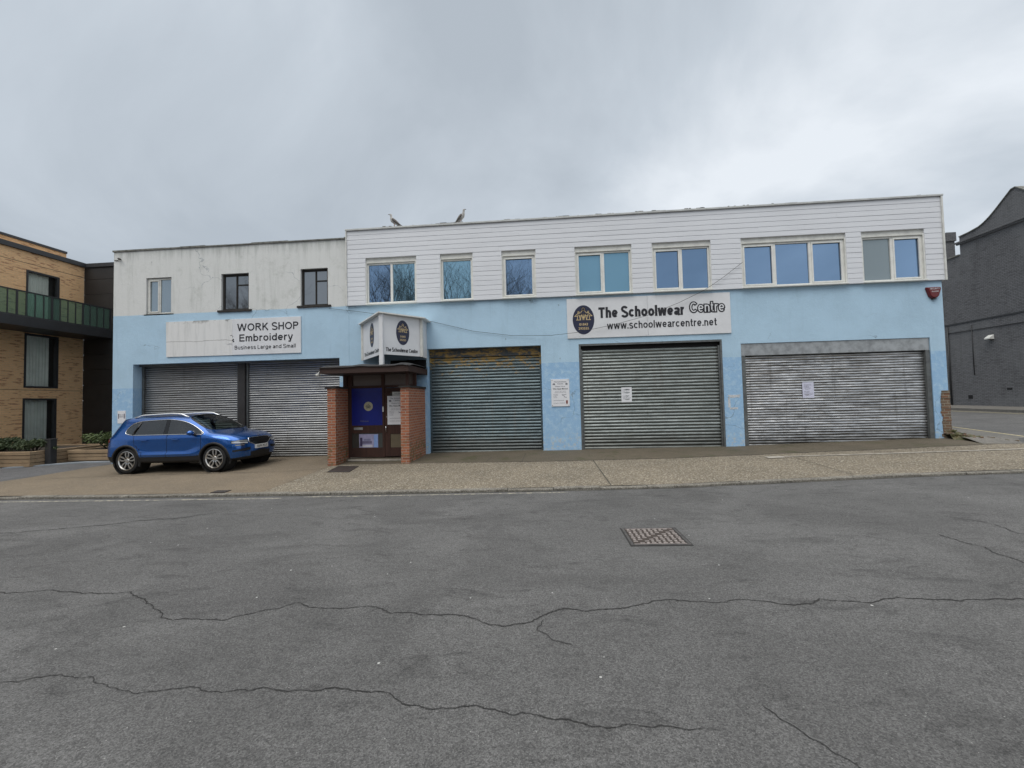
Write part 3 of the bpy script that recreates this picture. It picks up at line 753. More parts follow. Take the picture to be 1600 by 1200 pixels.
    # cracks in the asphalt
    def crack(pts, w, seed):
        rnd = random.Random(seed); mb = MB()
        P = [Vector((p[0], p[1])) for p in pts]
        for it in range(5):                   # midpoint displacement
            Q = [P[0]]
            for a, b in zip(P, P[1:]):
                d = b-a; m = (a+b)/2+Vector((-d.y, d.x))*rnd.uniform(-.13, .13); Q += [m, b]
            P = Q
        n = len(P); V = []
        for i, p in enumerate(P):
            d = (P[min(i+1, n-1)]-P[max(i-1, 0)]).normalized(); q = Vector((-d.y, d.x))
            e = min(1, 14*min(i, n-1-i)/n+.2)
            k = w*e*rnd.uniform(.45, 1.35)*(0.7+0.9*abs(noise.noise((p.x*1.7, p.y*1.7, seed))))
            for sgn in (-1, 1):
                v = p+q*sgn*k/2; V.append((v.x, v.y, road(v.x, v.y)+.004))
        mb.add(V, [(2*i, 2*i+2, 2*i+3, 2*i+1) for i in range(n-1)])
        for i in range(2, n-2):
            if rnd.random() < .22:               # broken bits out of the edge
                c = P[i]+Vector((rnd.uniform(-1, 1), rnd.uniform(-1, 1)))*w*1.6; m_ = rnd.randint(4, 6); r_ = w*rnd.uniform(.15, .5)
                mb.add([(c.x+r_*math.cos(6.28*q/m_)*rnd.uniform(.6, 1.5), c.y+r_*math.sin(6.28*q/m_)*rnd.uniform(.5, 1), road(c.x, c.y)+.0035) for q in range(m_)], [tuple(range(m_))])
            if rnd.random() < .035 and w > .009:  # hairline side branch
                a = P[i].copy(); d = Vector((rnd.uniform(-1, 1), rnd.choice((-1, 1))*rnd.uniform(.3, 1))).normalized(); ww = w*.22; pr = None
                for q in range(9):
                    d = (d+Vector((rnd.gauss(0, .5), rnd.gauss(0, .3)))).normalized(); b_ = a+d*.035; qv = Vector((-d.y, d.x))*ww*(1-q/9)/2
                    mb.quad(*[(v.x, v.y, road(v.x, v.y)+.0032) for v in (a-qv, b_-qv, b_+qv, a+qv)]); a = b_
        mb.build('road_crack', M['crack'], rd)
    crack([(-7.2, 4.02), (-6.4, 4.09), (-5.6, 4.06), (-4.9, 4.11), (-4.25, 4.11), (-3.77, 3.84), (-3.29, 3.55), (-2.82, 3.56), (-2.63, 3.7), (-2.36, 3.89), (-1.67, 3.83), (-1.41, 3.69), (-.85, 3.68), (-.56, 3.54), (-.2, 3.57), (-.1, 3.68), (.07, 3.8), (.72, 3.88), (1.28, 3.94), (1.98, 3.88), (2.25, 4.0), (2.87, 4.02), (3.33, 3.96), (4.3, 3.85), (5.0, 3.9)], .0125, 1)
    crack([(-3.9, 2.62), (-3.63, 2.72), (-3.06, 2.72), (-2.36, 2.71), (-2.04, 2.69), (-1.7, 2.68), (-1.08, 2.7), (-.93, 2.6), (-.64, 2.57), (-.48, 2.6), (-.26, 2.53), (.1, 2.49), (.44, 2.47), (.89, 2.46)], .0085, 2)
    crack([(1.16, 2.66), (1.26, 2.47), (1.39, 2.28), (1.44, 2.1)], .008, 3)
    crack([(4.62, 5.75), (4.71, 5.26), (4.63, 4.8), (4.6, 4.4)], .014, 4)
    crack([(5.3, 6.5), (5.53, 6.24), (5.52, 5.69), (5.45, 5.2)], .011, 5)
    crack([(-.1, 3.62), (-.15, 3.45), (-.02, 3.3), (.12, 3.25)], .008, 6)
    crack([(1.2, 2.1), (1.9, 2.16), (2.5, 2.2)], .03, 8)
    crack([(-9.6, 6.1), (-8.0, 6.35), (-6.6, 6.9), (-5.9, 7.3)], .02, 9)
    return rd
terrain()

# ------------------------------------------------------------------ facade helpers
def wall_mesh(x0, x1, z0, z1, holes, y, depth, name, mat, parent, thick_top=None):
    """front skin at y with rectangular openings (hx0,hx1,hz0,hz1,d) and their reveals"""
    mb = MB()
    xs = sorted({x0, x1}|{h[0] for h in holes}|{h[1] for h in holes}); zs = sorted({z0, z1}|{h[2] for h in holes}|{h[3] for h in holes})
    for a, b in zip(xs, xs[1:]):
        for c, d in zip(zs, zs[1:]):
            mx, mz = (a+b)/2, (c+d)/2
            if any(h[0] < mx < h[1] and h[2] < mz < h[3] for h in holes): continue
            mb.quad((a, y, c), (b, y, c), (b, y, d), (a, y, d))
    for h in holes:
        a, b, c, d = h[:4]; dp = h[4]
        mb.quad((a, y, c), (a, y+dp, c), (a, y+dp, d), (a, y, d)); mb.quad((b, y, c), (b, y, d), (b, y+dp, d), (b, y+dp, c))
        mb.quad((a, y, d), (a, y+dp, d), (b, y+dp, d), (b, y, d))
        if c > z0+.01: mb.quad((a, y, c), (b, y, c), (b, y+dp, c), (a, y+dp, c))
    # sides, back, top
    yb = y+depth
    mb.quad((x0, y, z0), (x0, y, z1), (x0, yb, z1), (x0, yb, z0)); mb.quad((x1, y, z0), (x1, yb, z0), (x1, yb, z1), (x1, y, z1))
    mb.quad((x0, yb, z0), (x0, yb, z1), (x1, yb, z1), (x1, yb, z0)); mb.quad((x0, y, z1), (x1, y, z1), (x1, yb, z1), (x0, yb, z1))
    return mb.build(name, mat, parent)

def shutter(x0, x1, ztop, y, parent, mat, pitch=0.075, zbot=-0.1, amp=0.013, seed=0, name='roller_shutter', guide=0.07, box=None, gmat=None, boxmat=None, label=None, gy=0.05):
    """slatted curtain with guide rails; every slat bows outwards and hangs a little differently"""
    rnd = random.Random(seed); mb = MB()
    n = int((ztop-zbot)/pitch)
    prof = [(0.0, 0.004), (0.10, 0.000), (0.28, -.72), (0.50, -1.0), (0.72, -.72), (0.90, 0.0), (0.955, 0.006)]
    nx = 14
    for k in range(n):
        zt = ztop-k*pitch; tl = rnd.uniform(-.0022, .0022); ph = rnd.uniform(0, 6.28)
        vs = []
        for i in range(nx+1):
            x = x0+(x1-x0)*i/nx
            wv = .0045*noise.noise((x*.7+zt*.5, zt*1.6, seed))+.0012*math.sin(x*1.3+ph)
            for (t, o) in prof:
                yy = y+(o*amp if abs(o) > .01 else o)+wv+tl*(t-.5)*2
                vs.append((x, yy, zt-t*pitch))
        m = len(prof)
        mb.add(vs, [(i*m+j, i*m+j+1, (i+1)*m+j+1, (i+1)*m+j) for i in range(nx) for j in range(m-1)])
    c = mb.build(name, mat, parent, smooth=True, label=label)
    for (a, b) in ((x0-.005, x0+guide), (x1-guide, x1+.005)):
        g = MB(); g.box(a, b, y-gy, y-.016, zbot, ztop+.02); g.build('guide_rail', gmat or M['guide'], c, bevel=.004)
    bb = MB(); bb.box(x0+guide, x1-guide, y+.02, y+.03, zbot, ztop+.1); bb.build('shutter_backing', M['black'], c)
    if box:
        a, b, z0, z1, yf = box
        h = MB(); h.box(a, b, yf, y+.1, z0, z1); h.build('shutter_box', boxmat or M['housing'], c, bevel=.006)
    return c

def window(x0, x1, z0, z1, y, panes, parent, fm, gms, fw_=0.055, mull=0.06, depth=0.06, sill=None, vents=(), name='window', sash=(), label=None):
    """frame with panes (fractions of width); gms one glass per pane; sash = indices of panes with an inner opening sash"""
    f = MB()
    f.box(x0, x1, y, y+depth, z1-fw_, z1); f.box(x0, x1, y, y+depth, z0, z0+fw_)
    f.box(x0, x0+fw_, y, y+depth, z0+fw_, z1-fw_); f.box(x1-fw_, x1, y, y+depth, z0+fw_, z1-fw_)
    edges = [x0+fw_]; tot = sum(panes); acc = 0; iw = (x1-x0)-2*fw_
    for p in panes[:-1]:
        acc += p; xm = x0+fw_+iw*acc/tot; f.box(xm-mull/2, xm+mull/2, y, y+depth, z0+fw_, z1-fw_); edges += [xm-mull/2, xm+mull/2]
    edges.append(x1-fw_)
    fr = f.build(name, fm, parent, bevel=.006, label=label)
    for i in range(len(panes)):
        a, b = edges[2*i], edges[2*i+1]; c, d = z0+fw_, z1-fw_
        if i in sash:
            s = MB(); w = .042; yy = y-.012
            s.box(a, b, yy, y+.03, d-w, d); s.box(a, b, yy, y+.03, c, c+w); s.box(a, a+w, yy, y+.03, c+w, d-w); s.box(b-w, b, yy, y+.03, c+w, d-w)
            s.build('sash', fm, fr, bevel=.005)
        rot = random.uniform(-.004, .004)
        g = MB(); yg = y+depth*.55
        g.quad((a, yg+rot, c), (b, yg-rot, c), (b, yg-rot+.004, d), (a, yg+rot+.004, d))
        g.build('pane', gms[i], fr)
    for (i, t, th) in vents:          # transom bar inside pane i
        a, b = edges[2*i], edges[2*i+1]; zz = z0+fw_+(z1-z0-2*fw_)*t
        v = MB(); v.box(a, b, y, y+depth*.9, zz-th/2, zz+th/2); v.build('transom_bar', fm, fr)
    bk = MB(); bk.box(x0+.01, x1-.01, y+depth+.01, y+depth+.02, z0+.01, z1-.01); bk.build('backing', M['black'], fr)
    if sill:
        dx, proj, hh, sm = sill
        s = MB(); s.box(x0-dx, x1+dx, y-proj, y+.02, z0-hh, z0-.001); s.build('sill', sm, fr, bevel=.006)
    return fr

# ------------------------------------------------------------------ left block: white and blue render
def workshop():
    t = thing('workshop_building', (-10.4, FY, .1), 'flat roofed block, white render over pale blue, with a pair of grey roller shutters', 'building')
    x0, x1, zt = -14.56, -6.34, 7.12
    holes = [(-13.82, -6.66, -.6, 3.29, .40), (-13.37, -12.46, 4.95, 6.18, .10), (-10.69, -9.73, 4.97, 6.19, .13), (-7.95, -7.03, 5.0, 6.22, .13)]
    wall_mesh(x0, x1, -.6, zt, holes, FY, 10, 'wall', M['wallL'], t)
    # coping: thin, uneven mortar line
    c = MB(); rnd = random.Random(5); x = x0-.03
    while x < x1-.02:
        w = min(rnd.uniform(.5, 1.1), x1-.012-x); h = rnd.uniform(.035, .06); c.box(x, x+w, FY-.035+rnd.uniform(-.006, .006), FY+.22, zt+.001, zt+h); x += w
    c.build('coping', M['coping'], t)
    # shutters, mullion post
    s1 = shutter(-13.80, -10.30, 3.27, FY+.36, t, M['steelL'], .075, -.1, .019, 11, gmat=M['guide'])
    s2 = shutter(-10.05, -6.68, 3.27, FY+.36, t, M['steelL'], .075, -.1, .019, 12, gmat=M['guide'])
    m = MB(); m.box(-10.30, -10.05, FY+.24, FY+.40, -.3, 3.285); m.build('mullion_post', M['darkframe'], t)
    l = MB(); l.box(-13.81, -6.67, FY+.20, FY+.30, 3.235, 3.285); l.build('lintel_plate', M['guide'], t)
    window(-13.36, -12.47, 4.96, 6.16, FY+.05, [1, 1], t, M['upvc2'], [M['glasspale'], M['glasspale']], .05, .05, .05, (.10, .05, .05, M['sill']), sash=(0,))
    w2 = window(-10.68, -9.74, 4.98, 6.17, FY+.07, [1.05, 1], t, M['blackwood'], [M['glassdark'], M['glassdark']], .055, .045, .05, (.12, .12, .07, M['sill']), vents=((1, .72, .035),))
    w3 = window(-7.94, -7.04, 5.01, 6.20, FY+.07, [1.1, 1], t, M['blackwood'], [M['glassdark'], M['glassdark']], .055, .04, .05, (.12, .12, .06, M['sill']), vents=((1, .70, .035),))
    # old cable bracket near the top left corner
    k = MB(); k.tube([(-14.30, FY-.02, 6.87), (-14.30, FY-.10, 6.87), (-14.22, FY-.10, 6.83)], .022, 6)
    k.tube([(-14.30, FY-.03, 6.87), (-14.42, FY-.02, 6.83), (-14.52, FY-.02, 6.84)], .012, 5); k.build('cable_bracket', M['sill'], t)
    return t
workshop()

# ------------------------------------------------------------------ right block: clad upper storey over blue render
WR = [(-5.74, -4.08, [1.0, 1.0], ['glassblue', 'glassteal'], ()), (-3.32, -2.28, [1], ['glassteal'], ()), (-1.38, -.32, [1], ['glassblue'], (0,)),
      (.87, 2.58, [1, 1], ['glasscyan', 'glasscyan'], (0,)), (3.18, 4.89, [1, 1], ['glassblue', 'glassblue'], (0,)),
      (5.75, 8.68, [1, 1.12, 1], ['glassblue', 'glassblue', 'glassblue'], (0, 2)), (9.10, 10.80, [1, 1], ['glassgrey', 'glassblue'], (1,))]
def shop():
    t = thing('shop_building', (2.5, FY, .3), 'long shop block with white boarded upper storey over pale blue render and three shutters', 'building')
    x0, x1 = -6.335, 11.24
    zc0, zc1 = 4.93, 7.34
    holes = [(-3.79, -.23, -.6, 3.47, .30), (.92, 5.12, -.6, 3.46, .12), (5.66, 10.84, -.6, 3.31, .14)]
    wl = wall_mesh(x0, x1, -.6, zc0+.02, holes, FY, 10, 'wall', M['wallR'], t)
    up = MB(); yb = FY-.01
    # upper storey core with window openings
    zw0, zw1 = 4.93, 6.30
    core_holes = [(a, b, zw0, zw1, .16) for a, b, *_ in WR]
    wall_mesh(x0, x1, zc0+.021, zc1, [(a, b, zc0+.021, zw1, .14) for a, b, *_ in WR], FY-.02, 9.9, 'upper_wall', M['upvc2'], t)
    # shiplap boards
    cl = MB(); n = 16; p = (zc1-zc0)/n; rnd = random.Random(4)
    xa, xb = x0-.01, x1+.03
    for k in range(n):
        z0 = zc0+k*p; z1 = z0+p
        segs = [(xa, xb)]
        if z0 < zw1-.001:
            segs = []; cur = xa
            for a, b, *_ in WR: segs.append((cur, a)); cur = b
            segs.append((cur, xb))
        for (a, b) in segs:
            cuts = [a]
            x = a+rnd.uniform(2.5, 5.0)
            while x < b-1.2 and (b-a) > 5: cuts.append(x); x += 5.0
            cuts.append(b)
            for c, d in zip(cuts, cuts[1:]):
                g = .0015 if d < b else 0
                yf = FY-.075+rnd.uniform(-.0015, .0015)
                prof = [(FY-.02, z0), (yf+.006, z0), (yf+.006, z0+.004), (yf-.003, z0+.005), (yf-.004, z0+.012), (yf-.001, z1-.016), (yf+.006, z1-.005), (yf+.006, z1), (FY-.02, z1)]
                cl.prism([(c, y, z) for y, z in prof], (d-c-g, 0, 0))
    cl.build('shiplap_cladding', M['clad'], t)
    # corner trims, capping and starter trim
    tr = MB(); tr.box(x0-.045, x0-.011, FY-.115, FY+.1, zc0-.01, zc1+.05); tr.box(x1+.031, x1+.075, FY-.115, FY+.1, zc0-.01, zc1+.05)
    split_build(tr, 'corner_trim', M['upvc2'], t, bevel=.004)
    cp = MB(); cp.box(x0-.06, x1+.09, FY-.125, FY+.30, zc1+.002, zc1+.055); cp.build('roof_capping', M['trimgrey'], t, bevel=.006)
    ms = MB(); rnd = random.Random(9)
    for i in range(46):
        x = rnd.uniform(x0, x1-4 if i < 40 else x1); w = rnd.uniform(.04, .22); ms.box(x, x+w, FY-.10, FY+.02, zc1+.056, zc1+.056+rnd.uniform(.012, .035))
    split_build(ms, 'roof_debris', M['coping'], t)
    for (a, b, panes, gl, sash) in WR:
        fm = M['upvc']
        w = window(a+.03, b-.03, zw0+.04, zw1-.028, FY-.01, panes, t, fm, [M[g] for g in gl], .05, .075, .07, (.03, .115, .04, M['upvc']), sash=sash)
        hd = MB(); hd.box(a, b, FY-.05, FY+.10, zw1-.027, zw1-.0005); hd.build('head_trim', M['upvc2'], w)
        
        for (ja, jb) in ((a, a+.0295), (b-.0295, b)):
            jm = MB(); jm.box(ja, jb, FY-.06, FY+.1, zw0+.04, zw1-.028); jm.build('jamb_trim', M['upvc'], w)
    # shutters
    shutter(-3.78, -.24, 3.20, FY+.26, t, M['steelB'], .098, -.1, .023, 21, guide=.05, gmat=M['steelB'], box=(-3.785, -.235, 3.20, 3.468, FY+.20), boxmat=M['peelbox'], label='blue grey shutter with yellow paint peeling off its top')
    shutter(.93, 5.11, 3.27, FY+.11, t, M['steelG'], .098, -.1, .024, 22, guide=.09, gy=.085, gmat=M['guide'], box=(.93, 5.11, 3.275, 3.455, FY+.10), boxmat=M['black'], label='greenish grey shutter with a dark slot above')
    shutter(5.67, 10.83, 2.93, FY+.12, t, M['steelS'], .076, -.1, .019, 23, guide=.11, gy=.10, gmat=M['guide'], box=(5.665, 10.835, 2.95, 3.305, FY+.03), label='bright galvanised shutter under a steel box')
    fr = MB(); fr.box(.92, .975, FY-.01, FY+.02, -.2, 3.40); fr.box(5.065, 5.12, FY-.01, FY+.02, -.2, 3.40); fr.box(.92, 5.12, FY-.01, FY+.02, 3.40, 3.455)
    split_build(fr, 'shutter_frame', M['guide'], t)
    # pale strip where render meets the neighbour, scraped plaster patches on the piers
    for (x, z, w, h, s) in ((5.24, 1.72, .34, .09, 1), (5.23, 1.42, .06, .32, 2), (5.26, 1.38, .26, .06, 3)):
        rnd = random.Random(s); pts = []
        for i in range(16):
            a = 2*PI*i/16; ca, sa = math.cos(a), math.sin(a)
            k = rnd.uniform(.7, 1.15)/max(abs(ca), abs(sa))
            pts.append((x+w/2+ca*k*w/2, FY-.003, z+h/2+sa*k*h/2))
        sm = MB(); sm.prism(pts, (0, .006, 0)); sm.build('plaster_scrape', M['scrape'], t)
    # bare brick at the right-hand corner, with a broken mossy foot
    bk = MB(); rnd = random.Random(2)
    for i in range(19):
        z = .42+i*.072; xl = 11.03+rnd.uniform(-.03, .03)
        bk.box(xl, 11.255+(.03 if i < 3 else 0), FY-.012-rnd.uniform(0, .02), FY+.05, z, z+.071)
    bk.build('bare_brick_corner', M['stub'], t)
    return t
shop()

def rubble():
    t = MB(); rnd = random.Random(8); nu, nv = 26, 12; vs = []
    def mound(u, v):
        x = 11.06+u*1.12; y = 13.26-u*.55+(v-.5)*.46
        h = (.30*(1-u)**1.7+.035)*max(0, math.sin(PI*v))**.7*(.65+.6*noise.noise((u*9, v*5, 2))+.25*noise.noise((u*23, v*14, 5)))
        return x, y, H(min(x, 12.2), y)+max(0, h)*min(1, u*12+.6)-.01
    for b in range(nv+1):
        for a in range(nu+1): vs.append(mound(a/nu, b/nv))
    t.cur = 0; t.add(vs, [(b*(nu+1)+a, b*(nu+1)+a+1, (b+1)*(nu+1)+a+1, (b+1)*(nu+1)+a) for b in range(nv) for a in range(nu)])
    for i in range(70):
        u = rnd.random()**1.2; v = rnd.uniform(.15, .8); c = Vector(mound(u, v)); a = rnd.uniform(0, 3); w = rnd.uniform(.02, .06); h = rnd.uniform(.012, .03)
        c.z += h*.4; pts = []
        for sx, sy, sz in ((-1, -1, -1), (1, -1, -1), (1, 1, -1), (-1, 1, -1), (-1, -1, 1), (1, -1, 1), (1, 1, 1), (-1, 1, 1)):
            px, py = sx*w*rnd.uniform(.6, 1.1), sy*w*.7*rnd.uniform(.6, 1.1)
            pts.append(c+Vector((px*math.cos(a)-py*math.sin(a), px*math.sin(a)+py*math.cos(a), sz*h*rnd.uniform(.5, 1.1))))
        t.cur = 0 if rnd.random() < .35 else 1
        t.add(pts, [(0, 3, 2, 1), (4, 5, 6, 7), (0, 1, 5, 4), (1, 2, 6, 5), (2, 3, 7, 6), (3, 0, 4, 7)])
    o = t.build('wall_rubble', [M['moss'], M['stub']], smooth=False)
    tag(o, 'low mossy heap of broken brick at the foot of the right end of the blue building', 'rubble')
rubble()

# ------------------------------------------------------------------ porch
def porch():
    t = thing('entrance_porch', (-5.1, 12.4, .12), 'small brick entrance porch with brown felt roofed canopy and brown glazed door', 'porch')
    p1 = MB(); p1.box(-6.22, -5.98, 11.72, 12.62, -.2, 2.25); p1.build('brick_pier', M['pier'], t)
    p2 = MB(); p2.box(-4.12, -3.885, 11.74, 13.335, -.2, 2.22); p2.build('brick_pier', M['pier'], t)
    c = MB(); c.box(-6.27, -5.95, 11.68, 12.62, 2.251, 2.30); c.build('pier_cap', M['sill'], t)
    c = MB(); c.box(-4.17, -3.845, 11.69, 13.335, 2.221, 2.275); c.build('pier_cap', M['sill'], t)
    # canopy: fascia boards all round, sagging felt on top
    fa = MB(); fa.box(-6.32, -3.80, 11.50, 11.53, 2.655, 2.83); fa.box(-3.83, -3.80, 11.53, 13.33, 2.655, 2.83); fa.box(-6.32, -6.29, 11.53, 13.33, 2.655, 2.83)
    fa.box(-6.29, -3.83, 11.53, 13.33, 2.66, 2.70)
    fa.build('fascia_board', M['fascia'], t)
    fe = MB(); nx, ny = 26, 8; vs = []
    for j in range(ny+1):
        for i in range(nx+1):
            x = -6.36+2.60*i/nx; y = 11.46+1.87*j/ny
            z = 2.838+.055*sstep(0, .35, (y-11.46))+.035*math.exp(-((x+4.02)/.16)**2)+.022*math.exp(-((x+5.15)/.25)**2)+.008*noise.noise((x*3, y*3, 0))
            if i in (0, nx) or j == 0: z -= .03
            vs.append((x, y, z))
    fe.add(vs, [(j*(nx+1)+i, j*(nx+1)+i+1, (j+1)*(nx+1)+i+1, (j+1)*(nx+1)+i) for j in range(ny) for i in range(nx)])
    fe.build('felt_roof', M['felt'], t, smooth=True)
    # posts between pier and canopy
    po = MB(); po.box(-6.10, -5.99, 12.42, 12.52, 2.30, 2.655); po.box(-3.99, -3.90, 12.45, 12.55, 2.28, 2.655); po.box(-3.98, -3.90, 11.78, 11.86, 2.28, 2.655)
    split_build(po, 'canopy_post', M['brownwood'], t)
    ps = MB(); ps.box(-6.32, -6.27, 12.9, 13.0, 1.9, 2.655); ps.build('white_post', M['upvc2'], t)
    # transom lights over the door
    tr = MB(); tr.box(-5.98, -3.90, 12.46, 12.54, 2.26, 2.33); tr.box(-4.95, -4.86, 12.46, 12.54, 2.33, 2.655); tr.box(-5.98, -5.84, 12.46, 12.54, 2.33, 2.655)
    f = tr.build('transom_frame', M['brownwood'], t)
    for a, b in ((-5.84, -4.95), (-4.86, -3.99)):
        g = MB(); g.quad((a, 12.51, 2.33), (b, 12.51, 2.33), (b, 12.51, 2.655), (a, 12.51, 2.655)); g.build('pane', M['transom'], f)
    # door screen: fixed blue panel on the left, door leaf on the right
    y = 12.48
    s = MB(); s.box(-5.98, -5.87, y, y+.06, .22, 2.26); s.box(-5.87, -4.93, y, y+.06, 1.05, 1.16); s.box(-5.87, -4.93, y, y+.06, .22, .50); s.box(-4.93, -4.86, y-.01, y+.06, .22, 2.26)
    s.box(-5.87, -4.93, y, y+.06, .93, 1.05)
    sc = s.build('door_screen', M['brownwood'], t, bevel=.004)
    b = MB(); b.box(-5.87, -4.93, y+.015, y+.03, 1.16, 2.26); b.build('blue_panel', M['bluevinyl'], sc)
    g = MB(); g.box(-5.87, -4.93, y+.02, y+.03, .50, .93); g.build('pane', M['doorglass'], sc)
    lb = MB(); lb.box(-5.80, -5.53, y-.012, y-.001, 1.03, 1.10); lb.build('letterbox', M['housing'], sc, bevel=.003)
    em = MB(); em.lathe([(0, 0), (.135, 0), (.135, .006), (0, .006)], 28, 'y', (-5.36, y+.008, 1.72)); em.build('round_badge', plain('badge_cream', (.42, .40, .28), .5), sc)
    k = emblem_strokes((-5.36, y+.0075, 1.70), (1, 0, 0), (0, 0, 1), .085, M['navy']); put(k, sc)
    lettering('Welcome', (-5.62, y+.013, 1.26), (1, 0, 0), (0, 0, 1), .26, .055, M['greytext'], sc, .0, .002)
    pic = MB(); pic.box(-5.65, -5.07, y+.004, y+.016, .505, .90); pc = pic.build('picture_poster', plain('poster_lilac', (.34, .33, .50), .5, var=.15, scale=4), sc)
    for (a, bb, c0, d0, col) in ((-5.20, -5.08, .51, .88, (.24, .36, .68)), (-5.62, -5.55, .55, .80, (.05, .04, .10)), (-5.55, -5.24, .52, .58, (.55, .55, .62)), (-5.55, -5.26, .62, .70, (.14, .13, .22)), (-5.50, -5.30, .71, .76, (.20, .20, .32))):
        q = MB(); q.box(a, bb, y+.0005, y+.0035, c0, d0); q.build('poster_shape', plain('poster_ink', col, .5, var=.1, scale=8), pc)
    d = MB(); d.box(-4.855, -4.70, y, y+.05, .24, 2.25); d.box(-4.70, -4.18, y, y+.05, 2.10, 2.25); d.box(-4.70, -4.18, y, y+.05, .90, 1.15); d.box(-4.70, -4.18, y, y+.05, .24, .50); d.box(-4.18, -4.12, y, y+.05, .24, 2.25)
    dl = d.build('door', M['brownwood'], t, bevel=.004)
    g = MB(); g.box(-4.70, -4.18, y+.02, y+.03, 1.15, 2.10); g.build('pane', M['doorglass'], dl)
    g = MB(); g.box(-4.70, -4.18, y+.02, y+.03, .50, .90); g.build('lower_panel', M['olive'], dl)
    h = MB(); h.tube([(-4.81, y, 1.13), (-4.81, y-.05, 1.13), (-4.81, y-.05, .96), (-4.81, y, .96)], .012, 8); h.build('handle', M['chrome'], dl, smooth=True)
    lk = MB(); lk.lathe([(0, -.012), (.018, -.012), (.02, 0)], 14, 'y', (-4.80, y-.001, 1.40)); lk.build('lock', M['chrome'], dl)
    hp = MB(); hp.box(-4.92, -4.88, y-.03, y-.011, 1.55, 1.70); hp.build('entry_keypad', M['lampwhite'], sc, bevel=.004)
    # threshold
    st = MB(); st.box(-5.98, -4.12, 12.30, 12.55, -.1, .20); st.build('doorstep', M['apron'], t, bevel=.01)
    fl = MB(); fl.box(-5.9, -4.3, 12.285, 12.299, .14, .19); fl.build('threshold_strip', M['strip'], t)
    # black sheet standing in for the shade between canopy and sign box
    bp = MB(); bp.box(-4.98, -3.83, FY-.02, FY-.002, 2.86, 3.14); bp.build('shade_sheet', M['black'], t)
    nt = thing('notice_sheet', (-4.62, y-.02, 1.2), 'white notice poster taped on the right of the porch door', 'notice', 'notices about moving')
    pb = MB(); pb.box(-4.77, -4.20, y-.016, y-.006, 1.17, 2.01); pb.build('sheet', M['paper'], nt)
    notice_text(nt, -4.76, 1.18, .55, .82, y-.016)
    p = MB(); p.box(-4.62, -4.19, y-.005, y-.001, 1.95, 2.13); tp = p.build('notice_sheet', M['trimgrey'])
    tag(tp, 'small grey notice half hidden behind the white poster on the porch door', 'notice')
    lettering('CLOSED', (-4.55, y-.005, 2.06), (1, 0, 0), (0, 0, 1), .3, .03, M['ink'], tp, .0, .002)
    cc = thing('security_camera', (-6.36, 11.5, 2.62), 'tiny white camera at the left end of the porch canopy', 'camera')
    q = MB(); q.lathe([(0, -.09), (.03, -.09), (.036, -.07), (.036, .05), (0, .05)], 14, 'y', (-6.36, 11.5, 2.62)); q.build('camera_body', M['lampwhite'], cc, smooth=True)
    q = MB(); q.tube([(-6.36, 11.5, 2.65), (-6.35, 11.52, 2.70), (-6.31, 11.53, 2.74)], .012, 6); q.build('bracket', M['lampwhite'], cc)
    return t

def emblem_strokes(c, ex, ez, r, mat, w=.075):
    """crest of a gabled house with figures drawn as strokes; r = half width"""
    c = Vector(c); ex = Vector(ex).normalized(); ez = Vector(ez).normalized(); n = ex.cross(ez); mb = MB()
    P = lambda x, y, o=.0: c+ex*(x*r)+ez*(y*r)+n*o
    lines = [[(-1.0, .02), (-.62, .36), (-.30, .42), (-.16, .66), (.16, .66), (.30, .42), (.62, .36), (1.0, .02)],
             [(-1.0, .02), (-.74, .02)], [(1.0, .02), (.74, .02)], [(-.62, .36), (-.62, .58), (-.48, .58), (-.48, .38)], [(.62, .36), (.62, .58), (.48, .58), (.48, .38)],
             [(-.72, -.42), (-.66, .12), (-.50, .20), (-.36, -.42)], [(.72, -.42), (.66, .12), (.50, .20), (.36, -.42)],
             [(-.36, -.42), (-.22, .26), (-.06, -.30)], [(.36, -.42), (.22, .26), (.06, -.30)], [(-.06, -.42), (0, .36), (.06, -.42)],
             [(-.82, -.42), (-.30, -.42)], [(.30, -.42), (.82, -.42)], [(-.5, .05), (-.2, .05)], [(.5, .05), (.2, .05)]]
    cir = [(.15*math.cos(a*PI/6), .82+.17*math.sin(a*PI/6)) for a in range(13)]
    lines.append(cir)
    for k, l in enumerate(lines):
        for a, b in zip(l, l[1:]):
            A, B = Vector(a), Vector(b); d = (B-A)
            if d.length < 1e-6: continue
            d.normalize(); q = Vector((-d.y, d.x))*w/2; A = A-d*w*.4; B = B+d*w*.4
            o = .004+k*.00006
            mb.quad(P(A.x-q.x, A.y-q.y, o), P(B.x-q.x, B.y-q.y, o), P(B.x+q.x, B.y+q.y, o), P(A.x+q.x, A.y+q.y, o))
    return mb.build('emblem_figure', mat)
def emblem(c, ex, ez, a, b, parent):
    """navy oval, gold crest and telephone number"""
    c = Vector(c); ex = Vector(ex).normalized(); ez = Vector(ez).normalized(); n = ex.cross(ez)
    mb = MB(); pts = [c+ex*(a*math.cos(2*PI*i/48))+ez*(b*math.sin(2*PI*i/48)) for i in range(48)]
    mb.prism(pts, n*.004); o = mb.build('emblem', M['navy'], parent)
    k = emblem_strokes(c+ez*(b*.24)+n*.004, ex, ez, a*.80, M['gold']); put(k, o)
    lettering('01843', c+ex*(-a*.40)+ez*(-b*.40), ex, ez, a*.80, b*.17, M['gold'], o, .02, .006)
    lettering('293555', c+ex*(-a*.48)+ez*(-b*.68), ex, ez, a*.96, b*.17, M['gold'], o, .02, .006)
    return o
